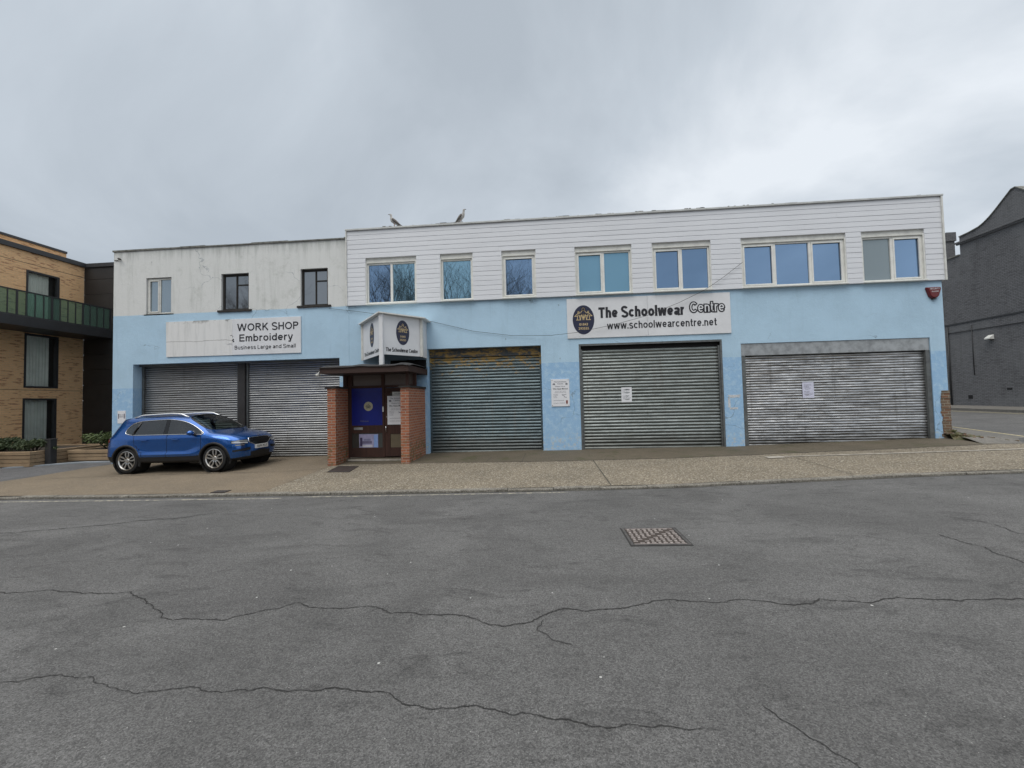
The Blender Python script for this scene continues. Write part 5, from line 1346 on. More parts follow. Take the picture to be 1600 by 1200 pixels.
# ------------------------------------------------------------------ ironwork in the ground
def manhole():
    # four corners as the frame lies in the road
    t = thing('manhole_cover', (1.28, 5.74, .02), 'worn square iron cover with a diagonal split set in the road', 'manhole cover')
    ang = R(1.0); c = Vector((1.275, 5.735)); s = .35
    def P(u, v, dz):
        x = c.x+u*math.cos(ang)-v*math.sin(ang); y = c.y+u*math.sin(ang)+v*math.cos(ang); return (x, y, road(x, y)+dz)
    m = MB()
    def slab(mb, u0, u1, v0, v1, z0, z1):
        mb.add([P(u0, v0, z0), P(u1, v0, z0), P(u1, v1, z0), P(u0, v1, z0), P(u0, v0, z1), P(u1, v0, z1), P(u1, v1, z1), P(u0, v1, z1)], [(0, 3, 2, 1), (4, 5, 6, 7), (0, 1, 5, 4), (1, 2, 6, 5), (2, 3, 7, 6), (3, 0, 4, 7)])
    w = .028
    slab(m, -s, s, -s, -s+w, -.02, .010); slab(m, -s, s, s-w, s, -.02, .010); slab(m, -s, -s+w, -s+w, s-w, -.02, .010); slab(m, s-w, s, -s+w, s-w, -.02, .010)
    m.build('frame', M['iron'], t)
    g = MB()
    o = s+.016
    slab(g, -o, o, -o, o, -.02, .005); g.build('bitumen_seal', M['crack'], t)
    b = MB(); i = s-w-.012; slab(b, -i, i, -i, i, -.01, .0075); b.build('lid', M['lidpit'], t)
    st = MB(); n = 9; step = 2*i/n
    rnd = random.Random(4)
    for a in range(n):
        for e in range(n):
            u = -i+(a+.5)*step; v = -i+(e+.5)*step
            if abs(u-v) < step*.55: continue
            h = step*.36 if (a+e) % 2 else step*.22; hv = step*.22 if (a+e) % 2 else step*.44
            if max(abs(u)+h, abs(v)+hv) > i-.004: continue
            slab(st, u-h, u+h, v-hv, v+hv, .004, .0125+rnd.uniform(-.001, .001))
    slab(st, -i, i, -i, -i+.014, .004, .0115); slab(st, -i, i, i-.014, i, .004, .0115)
    st.build('raised_stud', M['lid'], t)
    # pavement cover by the porch
    q = thing('access_cover', (-5.5, 11.2, .1), 'small dark rusty cover in the pavement in front of the porch', 'access cover')
    a = [(-5.76, 10.80), (-5.12, 10.72), (-5.24, 11.55), (-5.86, 11.62)]
    m = MB(); m.add([(x, y, H(x, y)+.012) for x, y in a]+[(x, y, H(x, y)-.03) for x, y in a], [(0, 1, 2, 3), (0, 4, 5, 1), (1, 5, 6, 2), (2, 6, 7, 3), (3, 7, 4, 0)]); m.build('plate', M['coverbrown'], q)
    m = MB(); cx = sum(p[0] for p in a)/4; cy = sum(p[1] for p in a)/4
    b = [(cx+(x-cx)*.9, cy+(y-cy)*.92) for x, y in a]
    for k in range(4):
        p0, p1 = b[k], b[(k+1) % 4]
        m.tube([(p0[0], p0[1], H(*p0)+.013), (p1[0], p1[1], H(*p1)+.013)], .006, 5)
    for kx in (.3, .7):
        x = b[0][0]+(b[1][0]-b[0][0])*kx; y = b[0][1]+(b[3][1]-b[0][1])*.5; m.box(x-.03, x+.03, y-.012, y+.012, H(x, y)+.012, H(x, y)+.018)
    m.build('rim', M['iron'], q)
    g = thing('drain_grate', (-7.1, 8.8, 0), 'small dark iron cover set behind the kerb below the car', 'drain')
    m = MB(); x0, x1, y0, y1 = -7.28, -6.95, 8.78, 8.98
    m.add([(x, y, H(x, y)+.016) for x, y in ((x0, y0), (x1, y0), (x1, y1), (x0, y1))]+[(x, y, H(x, y)-.05) for x, y in ((x0, y0), (x1, y0), (x1, y1), (x0, y1))], [(0, 1, 2, 3), (0, 4, 5, 1), (1, 5, 6, 2), (2, 6, 7, 3), (3, 7, 4, 0)])
    m.build('plate', M['coverbrown'], g)
    m = MB()
    for i in range(5):
        x = x0+.035+i*.06; m.box(x, x+.03, y0+.02, y1-.02, H(x, y0)+.017, H(x, y0)+.022)
    split_build(m, 'bar', M['iron'], g)
manhole()

# ------------------------------------------------------------------ car
def car():
    t = thing('parked_car', (-11.63, 12.10, 0), 'metallic blue estate style family car parked in front of the left shutters', 'car')
    # local axes: x forward from the rear bumper, y left, z up; the near (right-hand) side is -y
    S = [  # stations of (u, w, v) for rails p0..p9
     [(.16, 0, .27), (.14, .68, .27), (.05, .78, .36), (.00, .83, .50), (.02, .82, .72), (.04, .80, .95), (.13, .765, 1.055), (.36, .65, 1.43), (.30, .55, 1.55), (.26, 0, 1.59)],
     [(.28, 0, .24), (.24, .80, .25), (.20, .885, .33), (.16, .915, .48), (.17, .91, .72), (.19, .89, .95), (.30, .855, 1.05), (.50, .69, 1.455), (.46, .59, 1.585), (.42, 0, 1.625)],
     [(.50, 0, .23), (.47, .82, .23), (.45, .905, .31), (.45, .925, .46), (.45, .925, .72), (.44, .905, .95), (.43, .865, 1.055), (.70, .705, 1.475), (.70, .605, 1.60), (.68, 0, 1.64)],
     [(.87, 0, .23), (.85, .82, .23), (.82, .905, .31), (.80, .925, .46), (.78, .928, .72), (.70, .908, .95), (.60, .870, 1.047), (.94, .71, 1.465), (.93, .61, 1.585), (.92, 0, 1.63)],
     [(1.35, 0, .23), (1.35, .82, .23), (1.33, .90, .31), (1.32, .92, .46), (1.32, .918, .72), (1.32, .908, .945), (1.34, .875, 1.035), (1.46, .725, 1.485), (1.46, .625, 1.60), (1.46, 0, 1.645)],
     [(2.05, 0, .23), (2.05, .82, .23), (2.05, .90, .31), (2.05, .918, .46), (2.05, .915, .72), (2.05, .908, .94), (1.98, .875, 1.03), (1.98, .73, 1.50), (2.0, .63, 1.605), (2.0, 0, 1.65)],
     [(2.17, 0, .23), (2.17, .82, .23), (2.17, .90, .31), (2.17, .918, .46), (2.17, .915, .72), (2.17, .908, .94), (2.10, .875, 1.028), (2.09, .73, 1.495), (2.10, .63, 1.60), (2.10, 0, 1.645)],
     [(2.60, 0, .23), (2.60, .82, .23), (2.60, .90, .31), (2.60, .918, .46), (2.60, .915, .72), (2.60, .908, .935), (2.60, .875, 1.022), (2.50, .725, 1.445), (2.48, .635, 1.56), (2.54, 0, 1.62)],
     [(2.90, 0, .23), (2.90, .82, .23), (2.90, .90, .31), (2.90, .918, .46), (2.90, .915, .72), (2.90, .91, .93), (2.92, .878, 1.015), (2.88, .775, 1.27), (2.86, .69, 1.345), (2.96, 0, 1.41)],
     [(3.16, 0, .23), (3.16, .82, .23), (3.15, .90, .31), (3.15, .92, .46), (3.15, .92, .72), (3.15, .912, .92), (3.16, .885, 1.0), (3.18, .845, 1.055), (3.26, .765, 1.095), (3.38, 0, 1.14)],
     [(3.52, 0, .23), (3.52, .82, .23), (3.52, .905, .31), (3.52, .925, .46), (3.52, .93, .72), (3.52, .915, .90), (3.52, .875, .985), (3.52, .78, 1.025), (3.52, .60, 1.05), (3.54, 0, 1.085)],
     [(3.92, 0, .23), (3.92, .80, .24), (3.92, .885, .32), (3.92, .91, .46), (3.92, .91, .70), (3.92, .885, .855), (3.92, .83, .935), (3.92, .73, .975), (3.92, .52, 1.00), (3.94, 0, 1.03)],
     [(4.18, 0, .24), (4.16, .72, .25), (4.17, .80, .33), (4.18, .845, .47), (4.18, .845, .66), (4.16, .81, .79), (4.13, .755, .865), (4.13, .64, .91), (4.13, .42, .935), (4.17, 0, .955)],
     [(4.30, 0, .27), (4.26, .58, .28), (4.30, .66, .35), (4.33, .70, .47), (4.335, .70, .64), (4.31, .66, .76), (4.28, .61, .825), (4.26, .50, .865), (4.26, .34, .885), (4.31, 0, .90)],
    ]
    def shape(c):
        u, w, v = c
        u = .87-(.87-u)*.80 if u < .87 else (3.51+(u-3.51)*.84 if u > 3.51 else u)
        return (u, w, v if v < 1.02 else 1.02+(v-1.02)*.91)
    S = [[shape(c) for c in st] for st in S]
    for q, st in enumerate(S):                # an extra rail: the ledge low on the doors
        a, b = st[3], st[4]
        if 4 <= q <= 8:
            e = (a[0], .948, .500); st[4] = (b[0], .896, .560); st[3] = (a[0], .922, .43)
        else: e = tuple(a[i]+(b[i]-a[i])*.33 for i in range(3))
        st.insert(4, e)
    nS, nP = len(S), 11
    verts = []; idx = {}
    def vid(s, p, side):
        key = (s, p, 0 if p in (0, 10) else side)
        if key not in idx:
            u, w, v = S[s][p]; idx[key] = len(verts); verts.append((u, -w*side if key[2] else 0.0, v))
        return idx[key]
    faces = []; fm = []
    # materials: 0 paint 1 plastic 2 side glass 3 screens 4 gloss black pillar
    for s in range(nS-1):
        for p in range(nP-1):
            if p <= 1: k = 1
            elif p == 2: k = 1 if s < 11 else 0
            elif p == 7: k = (4 if s == 5 else 2) if 3 <= s <= 8 else 0
            elif p == 9 and 7 <= s <= 8: k = 3
            else: k = 0
            for side in (1, -1):
                q = [vid(s, p, side), vid(s+1, p, side), vid(s+1, p+1, side), vid(s, p+1, side)]
                if side < 0: q.reverse()
                faces.append(q); fm.append(k)
    for s, extra in ((0, -.02), (nS-1, .06)):
        cen = {}
        for p in range(1, 10):
            u, w, v = S[s][p]; cen[p] = len(verts); verts.append((u+extra*(1 if p < 9 else .6), 0, v))
        cen[0] = vid(s, 0, 1); cen[10] = vid(s, 10, 1)
        for p in range(nP-1):
            for side in (1, -1):
                q = [vid(s, p, side), vid(s, p+1, side), cen[p+1], cen[p]]
                q = [a for i, a in enumerate(q) if a not in q[:i]]
                if side < 0: q.reverse()
                if s == 0: k = 1 if p <= 2 else (3 if p == 7 else 0)
                else: k = 1 if p <= 1 else 0
                faces.append(q); fm.append(k)
    me = bpy.data.meshes.new('cage'); me.from_pydata(verts, [], faces); me.update()
    for i in range(5): me.materials.append([M['paint'], M['carplastic'], M['carglass'], M['screen'], M['gloss']][i])
    me.polygons.foreach_set('material_index', fm)
    bm = bmesh.new(); bm.from_mesh(me); bmesh.ops.recalc_face_normals(bm, faces=bm.faces)
    cl = bm.edges.layers.float.new('crease_edge')
    inv = {v: k for k, v in idx.items()}
    for e in bm.edges:
        a, b = inv.get(e.verts[0].index), inv.get(e.verts[1].index)
        ms = {f.material_index for f in e.link_faces}
        if len(ms) > 1: e[cl] = .55
        if a and b and a[1] == b[1]:
            if a[1] == 6: e[cl] = .5
            if a[1] in (4, 5) and 4 <= a[0] <= 8 and 4 <= b[0] <= 8: e[cl] = .85
            if a[1] == 2: e[cl] = .4
            if a[1] == 8 and a[0] >= 9 and b[0] >= 9: e[cl] = .3
    bm.to_mesh(me); bm.free()
    ob = bpy.data.objects.new('cage', me); COL.objects.link(ob)
    md = ob.modifiers.new('s', 'SUBSURF'); md.levels = 3; md.render_levels = 3
    dg = bpy.context.evaluated_depsgraph_get(); dg.update()
    sm = bpy.data.meshes.new_from_object(ob.evaluated_get(dg)); bpy.data.objects.remove(ob)
    V = [v.co.copy() for v in sm.vertices]; F = [(tuple(p.vertices), p.material_index) for p in sm.polygons]
    tree = BVHTree.FromPolygons(V, [f[0] for f in F])
    # wheel arches
    AX = ((.87, .345), (3.508, .345)); RA = .405
    keep = []
    for f, k in F:
        c = sum((V[i] for i in f), Vector())/len(f)
        if abs(c.y) > .55 and any((c.x-a)**2+(c.z-z)**2 < RA*RA for a, z in AX): continue
        keep.append((f, k))
    cnt = {}
    for f, k in keep:
        for i in range(len(f)):
            e = tuple(sorted((f[i], f[(i+1) % len(f)]))); cnt[e] = cnt.get(e, 0)+1
    for e, n_ in cnt.items():
        if n_ == 1:
            for i in e:
                v = V[i]
                for a, z in AX:
                    d = Vector((v.x-a, v.z-z))
                    if .3 < d.length < .52 and abs(v.y) > .5: d = d.normalized()*RA; v.x, v.z = a+d.x, z+d.y
    def part(sel, name, mat, parent=t, smooth=True, label=None, shift=0.0):
        m = MB(); mp = {}; vs = []; fs = []
        for f, k in keep:
            c = sum((V[i] for i in f), Vector())/len(f)
            if sel(c, k):
                g = []
                for i in f:
                    if i not in mp: mp[i] = len(vs); vs.append(V[i])
                    g.append(mp[i])
                fs.append(g)
        if not fs: return None, []
        me = bpy.data.meshes.new(name); me.from_pydata([tuple(v) for v in vs], [], fs); me.materials.append(mat)
        me.polygons.foreach_set('use_smooth', [True]*len(fs))
        o = bpy.data.objects.new(name, me); COL.objects.link(o); o.parent = parent
        if label: o['label'] = label
        ed = {}
        for f in fs:
            for i in range(len(f)):
                e = (f[i], f[(i+1) % len(f)]); r = (e[1], e[0])
                if r in ed: del ed[r]
                else: ed[e] = 1
        nxt = {a: b for a, b in ed}; loops = []
        while nxt:
            a0 = next(iter(nxt)); lp = [a0]; b = nxt.pop(a0)
            while b != a0 and b in nxt: lp.append(b); b = nxt.pop(b)
            loops.append([vs[i] for i in lp])
        return o, loops
    def indoor(c): return .44 < c.z < 1.0 and abs(c.y) > .8
    fdoor = lambda c, k, s: k == 0 and c.y*s > .8 and 2.11 < c.x < 3.12 and .40 < c.z < 1.05
    rdoor = lambda c, k, s: k == 0 and c.y*s > .8 and 1.10 < c.x < 2.11 and .40 < c.z < 1.05 and (c.x-.87)**2+(c.z-.345)**2 > .50**2
    isdoor = lambda c, k: any(fdoor(c, k, s) or rdoor(c, k, s) for s in (1, -1))
    body, _ = part(lambda c, k: k == 0 and not isdoor(c, k) and not (c.x > 3.28 and c.z > .93 and abs(c.y) < .73), 'body', M['paint'])
    hood, _ = part(lambda c, k: k == 0 and c.x > 3.28 and c.z > .93 and abs(c.y) < .73, 'bonnet', M['paint'])
    part(lambda c, k: k == 1, 'lower_trim', M['carplastic'])
    for s in (1, -1): part(lambda c, k: k == 4 and c.y*s > 0, 'door_pillar', M['gloss'])
    for s in (-1, 1):
        for sel, hx in ((fdoor, 2.28), (rdoor, 1.34)):
            d, lp = part(lambda c, k: sel(c, k, s), 'door', M['paint'])
            hit = tree.ray_cast(Vector((hx+.1, s*1.3, .895)), Vector((0, -s, 0)))[0]
            if hit:
                h = MB(); h.box(hx, hx+.20, *sorted((hit.y+s*.018, hit.y+s*.04)), .885, .912); h.box(hx+.01, hx+.04, *sorted((hit.y-s*.01, hit.y+s*.02)), .888, .908); h.box(hx+.16, hx+.19, *sorted((hit.y-s*.01, hit.y+s*.02)), .888, .908)
                h.build('handle', M['paint'], d, local=True, bevel=.008)
            if lp:
                gp = MB(); L = max(lp, key=len); gp.tube([v+Vector((0, s*.0005, 0)) for v in L], .005, 4, closed=True); gp.build('panel_gap', M['well'], d, local=True)  # dark tube drawn along the door edge as the panel gap
        sg, lp = part(lambda c, k: k == 2 and c.y*s > 0 and c.x < 2.11, 'side_window', M['carglass'])
        sg2, lp2 = part(lambda c, k: k == 2 and c.y*s > 0 and c.x >= 2.11, 'side_window', M['carglass'])
        # bright trim round the whole side glazing, taken from the outline of glass and pillar together
        _o, lpa = part(lambda c, k: k in (2, 4) and c.y*s > 0 and c.z > .9, 'tmp', M['chrome']); bpy.data.objects.remove(_o)
        if lpa:
            tr = MB(); L = max(lpa, key=len); tr.tube([v+Vector((0, s*.004, 0)) for v in L], .0115, 6, closed=True); tr.build('window_trim', M['chrome'], t, local=True, smooth=True)
        # dark bar between rear door glass and quarter glass
        a = tree.ray_cast(Vector((1.05, s*1.4, 1.05)), Vector((0, -s, 0)))[0]; b = tree.ray_cast(Vector((1.20, s*1.4, 1.395)), Vector((0, -s, 0)))[0]
        if a and b:
            m = MB(); m.tube([a+Vector((0, s*.004, 0)), (a+b)/2+Vector((0, s*.012, 0)), b+Vector((0, s*.004, 0))], .022, 6); m.build('quarter_pillar', M['gloss'], t, local=True, smooth=True)
    ws, lw = part(lambda c, k: k == 3 and c.x > 1.5, 'windscreen', M['screen'])
    part(lambda c, k: k == 3 and c.x < 1.5, 'rear_window', M['carglass'])
    if lw:
        m = MB(); m.tube(max(lw, key=len), .016, 5, closed=True); m.build('screen_seal', M['gloss'], ws, local=True, smooth=True)
    # roof rails
    for s in (-1, 1):
        P = []
        for i in range(17):
            u = .82+1.68*i/16; e = min(1, min(i, 16-i)/2.5)
            hit = tree.ray_cast(Vector((u, s*.575, 2.2)), Vector((0, 0, -1)))[0]
            P.append(Vector((u, s*.575, hit.z+.008+.062*sstep(0, 1, e))))
        m = MB(); m.tube(P, .023, 8); m.build('roof_rail', M['satin'], t, local=True, smooth=True)
    # wheel arch mouldings and liners
    for (ax, az) in AX:
        for s in (-1, 1):
            m = MB(); vs = []; n = 36; prof = [(.388, .0), (.388, .020), (.437, .014), (.447, .0)]
            ring = []
            for i in range(n+1):
                an = R(-22)+R(224)*i/n
                for r_, o in prof:
                    x = ax+r_*math.cos(an); z = az+r_*math.sin(an)
                    hit = tree.ray_cast(Vector((x, s*1.3, max(z, .30))), Vector((0, -s, 0)))[0]
                    yb = abs(hit.y) if hit else .88
                    vs.append((x, s*(yb+o-.004), z))
            k = len(prof)
            m.add(vs, [(i*k+j, i*k+j+1, (i+1)*k+j+1, (i+1)*k+j) for i in range(n) for j in range(k-1)])
            m.build('arch_moulding', M['carplastic'], t, local=True, smooth=True)
            m = MB(); m.lathe([(.402, s*.905), (.402, s*.52), (0, s*.52)], 32, 'y', (ax, 0, az)); m.build('wheel_liner', M['well'], t, local=True)
    # wheels
    rim_me = None
    for (ax, az) in AX:
        for s in (-1, 1):
            yo = s*.895
            w = MB(); w.lathe([(.245, -.10), (.325, -.105), (.343, -.085), (.346, 0), (.343, .085), (.325, .105), (.252, .10)], 48, 'y', (ax, yo-s*.11, .346)); 
            tyre = w.build('tyre', M['rubber'], None, smooth=True); 
            wh = bpy.data.objects.new('wheel', None); COL.objects.link(wh); wh.parent = t; wh.location = (0, 0, 0); tyre.parent = wh
            rm = MB()
            rm.lathe([(.255, s*-.012), (.262, s*0.0), (.250, s*.004), (.236, s*-.02), (.234, s*-.16)], 48, 'y', (ax, yo, .346))
            rm.lathe([(0, s*-.012), (.050, s*-.014), (.062, s*-.035), (.062, s*-.08)], 20, 'y', (ax, yo, .346))
            for k in range(5):
                a0 = 2*PI*k/5+.31
                for sgn in (-1, 1):
                    # each spoke leaves the hub, swells sideways and meets the rim
                    pts = [(.050, a0+sgn*.16), (.105, a0+sgn*.30), (.165, a0+sgn*.29), (.243, a0+sgn*.17)]
                    vs = []
                    for q, (rr, an) in enumerate(pts):
                        wd = (.017, .016, .018, .026)[q]; ca, sa = math.cos(an), math.sin(an)
                        yy = yo-s*(.022+.012*(q == 0))
                        for (dt, dy) in ((-wd, 0), (wd, 0), (wd, -.03), (-wd, -.03)):
                            vs.append((ax+rr*ca-dt*sa, yy+s*dy, .346+rr*sa+dt*ca))
                    rm.add(vs, [(q*4+j, q*4+(j+1) % 4, (q+1)*4+(j+1) % 4, (q+1)*4+j) for q in range(3) for j in range(4)])
            rim = rm.build('rim', M['alloy'], None, smooth=False); rim.parent = wh
            dk = MB(); dk.lathe([(0, s*-.075), (.236, s*-.075)], 32, 'y', (ax, yo, .346)); d = dk.build('brake_disc', M['well'], None); d.parent = wh
    # patches wrapped on the nose and tail
    def wrap(cx, z_of, th_of, nu, nv, name, mat, parent=t, off=.006, frame=None, dirsgn=1):
        """z_of(t) gives a height range at angle fraction s; th_of the angle range (deg from +x)"""
        m = MB(); vs = []; ok = True
        for j in range(nv+1):
            for i in range(nu+1):
                a = R(th_of[0]+(th_of[1]-th_of[0])*i/nu); z0, z1 = z_of(i/nu); z = z0+(z1-z0)*j/nv
                d = Vector((math.cos(a)*dirsgn, math.sin(a), 0)); h, nr, _, _ = tree.ray_cast(Vector((cx, 0, z)), d)
                if h is None: h = Vector((cx, 0, z))+d*.6
                vs.append(h+d*off)
        m.add(vs, [(j*(nu+1)+i, j*(nu+1)+i+1, (j+1)*(nu+1)+i+1, (j+1)*(nu+1)+i) for j in range(nv) for i in range(nu)])
        o = m.build(name, mat, parent, local=True, smooth=True)
        if frame:
            w = nu+1; loop = [vs[i] for i in range(w)]+[vs[j*w+nu] for j in range(1, nv+1)]+[vs[nv*w+i] for i in range(nu-1, -1, -1)]+[vs[j*w] for j in range(nv-1, 0, -1)]
            f = MB(); f.tube(loop, frame[0], 6, closed=True); f.build(frame[2], frame[1], o, local=True, smooth=True)
        return o
    def hexa(s_):
        e = min(s_, 1-s_)/.22
        k = min(1, e); return (.745-.105*k, .825+.035*min(1, .5+k))
    wrap(3.6, hexa, (-37, 37), 40, 6, 'grille', M['gloss'], frame=(.011, M['chrome'], 'grille_frame'))
    gb = MB()
    for k in range(-9, 10):
        h, nr, _, _ = tree.ray_cast(Vector((3.6, k*.046, .74)), Vector((1, 0, 0)))
        if h: gb.tube([h+Vector((.010, 0, -.085)), h+Vector((.012, 0, .085))], .006, 5)
    split_build(gb, 'grille_slat', M['carplastic'], t, local=True)
    for s in (-1, 1):
        wrap(3.6, lambda q: (.705+.03*q, .812-.016*q*q), (s*39, s*66), 16, 5, 'headlight', M['lens'], frame=(.007, M['gloss'], 'headlight_surround'))
        wrap(3.6, lambda q: (.712+.03*q, .732+.028*q), (s*40, s*65), 12, 1, 'running_light', M['lamp_strip'], off=.009)
        o = wrap(3.6, lambda q: (.66, .695), (s*46, s*60), 10, 2, 'fog_light', M['lens'], frame=(.006, M['gloss'], 'fog_surround'))
        wrap(3.6, lambda q: (.52-.02*q, .60-.055*q), (s*34, s*64), 14, 3, 'air_intake', M['carplastic'], off=.005)
        wrap(.75, lambda q: (.86, .975-.02*q), (s*38, s*66), 10, 4, 'tail_light', M['lensred'], off=.008, dirsgn=-1)
    wrap(3.6, lambda q: (.33, .505-.05*abs(2*q-1)), (-33, 33), 24, 4, 'lower_intake', M['carplastic'], off=.005)
    bd = MB(); bd.lathe([(0, .004), (.03, .006), (.038, 0)], 18, 'x', (0, 0, 0))
    h, nr, _, _ = tree.ray_cast(Vector((3.6, 0, .90)), Vector((1, 0, 0)))
    for i, v in enumerate(bd.v): bd.v[i] = (v[0]+h.x+.004, v[1], v[2]+.895)
    bd.build('bonnet_badge', M['chrome'], t, local=True, smooth=True)
    # number plate
    h, nr, _, _ = tree.ray_cast(Vector((3.6, 0, .58)), Vector((1, 0, 0)))
    px = h.x+.03
    m = MB(); m.box(px-.05, px, -.26, .26, .535, .645); pl = m.build('number_plate', M['plate'], t, local=True, bevel=.004)
    me2 = text_mesh('GJ70 KLZ', .02); xs = [v.co.x for v in me2.vertices]; ys = [v.co.y for v in me2.vertices]
    for v in me2.vertices: v.co = Vector((px+.004, -.22+(v.co.x-min(xs))/(max(xs)-min(xs))*.44 if False else -.22+.44*((v.co.x-xs[0]*0-min(xs))/(max(xs)-min(xs))), .555+.07*(v.co.y-min(ys))/(max(ys)-min(ys)))) if False else v.co
    x0_, x1_, y0_, y1_ = min(xs), max(xs), min(ys), max(ys)
    for v in me2.vertices: v.co = Vector((px+.004, -.22+.44*(v.co.x-x0_)/(x1_-x0_), .555+.07*(v.co.y-y0_)/(y1_-y0_)))
    me2.materials.clear(); me2.materials.append(M['ink']); lo = bpy.data.objects.new('lettering', me2); COL.objects.link(lo); lo.parent = pl
    # mirrors
    for s in (-1, 1):
        m = MB(); n = 16; prof = [(-.5, .10), (-.46, .55), (-.25, .9), (.05, 1.0), (.32, .85), (.5, .45), (.53, .05)]
        vs = []
        for (a, k) in prof:
            for i in range(n):
                an = 2*PI*i/n; vs.append((2.90+.30*(a)*.5+.02+.0*k, s*(1.005+.105*k*math.cos(an)), 1.065+.072*k*math.sin(an)))
        vs = [(v[0], v[1], v[2]) for v in vs]
        m.add(vs, [(q*n+i, q*n+(i+1) % n, (q+1)*n+(i+1) % n, (q+1)*n+i) for q in range(len(prof)-1) for i in range(n)]+[tuple(range(n)), tuple(range(len(prof)*n-1, (len(prof)-1)*n-1, -1))])
        mo = m.build('door_mirror', M['paint'], t, local=True, smooth=True)
        m = MB(); m.tube([(2.94, s*.86, 1.01), (2.93, s*.93, 1.015), (2.92, s*.98, 1.03)], [.04, .032, .03], 8); m.build('mirror_arm', M['carplastic'], mo, local=True, smooth=True)
    # interior
    for (u, w, k) in ((1.95, .38, 1), (1.95, -.38, 1), (1.02, .36, 0), (1.02, -.36, 0)):
        m = MB(); wd = .25 if k else .32
        m.prism([(u, w-wd, .45), (u+.55, w-wd, .48), (u+.55, w-wd, .62), (u+.08, w-wd, .60), (u-.10, w-wd, 1.14), (u-.22, w-wd, 1.14)], (0, wd*2, 0)); se = m.build('seat', M['seat'], t, local=True, bevel=.05)
        m = MB(); m.box(u-.24, u-.14, w-.13, w+.13, 1.16, 1.34); m.build('headrest', M['seat'], se, local=True, bevel=.04)
    m = MB(); m.prism([(2.75, -.74, .70), (2.72, -.74, .96), (2.9, -.74, 1.03), (3.30, -.74, 1.045), (3.3, -.74, .70)], (0, 1.48, 0)); m.build('dashboard', M['carplastic'], t, local=True)
    m = MB(); P = [(2.60+.10*math.sin(a*PI/10), -.37+.18*math.cos(a*PI/10), .95+.16*math.sin(a*PI/10)) for a in range(20)]; m.tube(P, .015, 6, closed=True); m.build('steering_wheel', M['carplastic'], t, local=True)
    m = MB(); m.box(.55, 3.4, -.78, .78, .30, .42); m.build('floor', M['carplastic'], t, local=True)
    m = MB(); m.box(2.50, 2.56, -.12, .12, 1.42, 1.50); m.build('rear_view_mirror', M['carplastic'], t, local=True, bevel=.01)
    # place: wheels' near contacts are on the forecourt
    rear = Vector((-11.67, 11.21)); front = Vector((-9.04, 11.16))
    d = (front-rear).normalized(); left = Vector((-d.y, d.x))
    org = rear-d*.95+left*.86
    zr, zf = H(rear.x, rear.y+.8)+.002, H(front.x, front.y+.8)+.006
    pitch = -math.atan2(zf-zr, 2.638)
    t.rotation_euler = (0, pitch, math.atan2(d.y, d.x))
    t.location = (org.x, org.y, zr-math.tan(-pitch)*.87)
    return t
car()

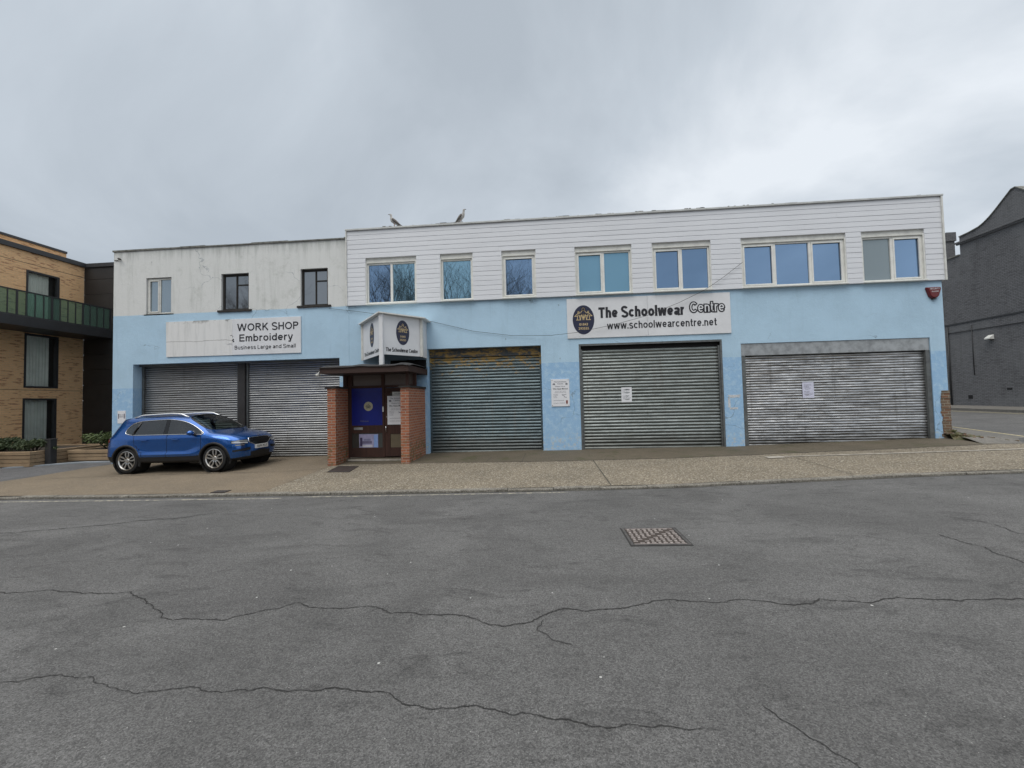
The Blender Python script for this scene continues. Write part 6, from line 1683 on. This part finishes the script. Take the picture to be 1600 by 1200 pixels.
# ------------------------------------------------------------------ bare street trees opposite, seen reflected in the upper windows
def bare_tree(x, y, h, seed, label):
    rnd = random.Random(seed); t = thing('bare_tree', (x, y, 0), label, 'tree', 'bare trees opposite')
    tr = MB(); br = MB()
    tr.tube([(x, y, -.2), (x+.05, y, h*.12), (x-.05, y+.05, h*.25), (x, y, h*.36)], [.28, .22, .19, .17], 8); tr.build('trunk', M['bark'], t, smooth=True)
    def grow(p, d, l, r, k):
        n = 3; P = [p]; dd = d.copy()
        for i in range(n):
            dd = (dd+Vector((rnd.gauss(0, .16), rnd.gauss(0, .16), rnd.gauss(.10, .1)))).normalized(); P.append(P[-1]+dd*l/n)
        br.tube(P, [r, r*.85, r*.72, r*.6], 5 if k < 3 else 3, cap=False)
        if k >= 6: return
        m = 3 if k < 4 else 2
        for i in range(m):
            a = P[-1] if i == 0 else P[rnd.choice((1, 2, 3))]
            nd = (dd+Vector((rnd.gauss(0, .55), rnd.gauss(0, .55), rnd.gauss(.1, .3)))).normalized()
            grow(a, nd, l*rnd.uniform(.68, .86), r*.58, k+1)
    for i in range(5):
        a = 2*PI*i/5+rnd.uniform(-.3, .3); grow(Vector((x, y, h*rnd.uniform(.25, .36))), Vector((math.cos(a)*.55, math.sin(a)*.55, 1)).normalized(), h*.22, .11, 0)
    br.build('crown', M['bark'], t)
bare_tree(-11.0, -8, 14.5, 3, 'taller bare tree reflected in the first clad window')
bare_tree(-5.5, -9, 14.5, 5, 'bare tree reflected in the second clad window')
bare_tree(-1.2, -8.5, 12.4, 8, 'bare tree reflected low in the third clad window')
bare_tree(-26.0, -8, 12.2, 9, 'bare tree reflected in the dark framed window of the white block')

# ------------------------------------------------------------------ added terrace, unseen behind the camera: gives glass and metal something to reflect
def terrace():
    t = thing('reflection_house', (0, -16, 0), 'unseen brick terraced house added behind the camera for the reflections', 'house', 'unseen houses added for the reflections')
    w, y = 3.6, -16.0
    wins = [(-2.9, -1.5, 1.0, 2.6), (-2.9, -1.6, 4.0, 5.5), (.9, 2.2, 4.0, 5.5)]; door = (1.1, 2.1, .1, 2.3)
    m = MB(); m.box(-w, w, y-7, y, -.5, 6.4); m.build('wall', M['housebrick'], t)
    r = MB(); r.prism([(-w, y+.3, 6.41), (-w, y-7.3, 6.41), (-w, y-3.5, 9.4)], (2*w, 0, 0)); rf = r.build('roof', M['tile'], t)
    c = MB(); c.box(-w+.1, -w+1.3, y-4.2, y-3.2, 8.2, 10.6); c.build('chimney', M['housebrick'], rf)
    for (a, b, z0, z1) in wins:
        f = MB(); f.box(a-.08, b+.08, y+.001, y+.05, z0-.1, z1+.08); o = f.build('window', M['upvc'], t)
        g = MB(); g.box(a, b, y+.051, y+.056, z0, z1); g.build('pane', M['glassdark'], o)
    d = MB(); d.box(*door[:2], y+.001, y+.05, *door[2:]); d.build('door', M['bluevinyl'], t)
    for x in (-50, -42.8, -35.6, -28.4, -21.2, -14, 7.6, 14.8, 22, 29.2, 36.4): copy_tree(t, (x, -16, 0))
    t.location = (-6.8, -16, 0)
terrace()
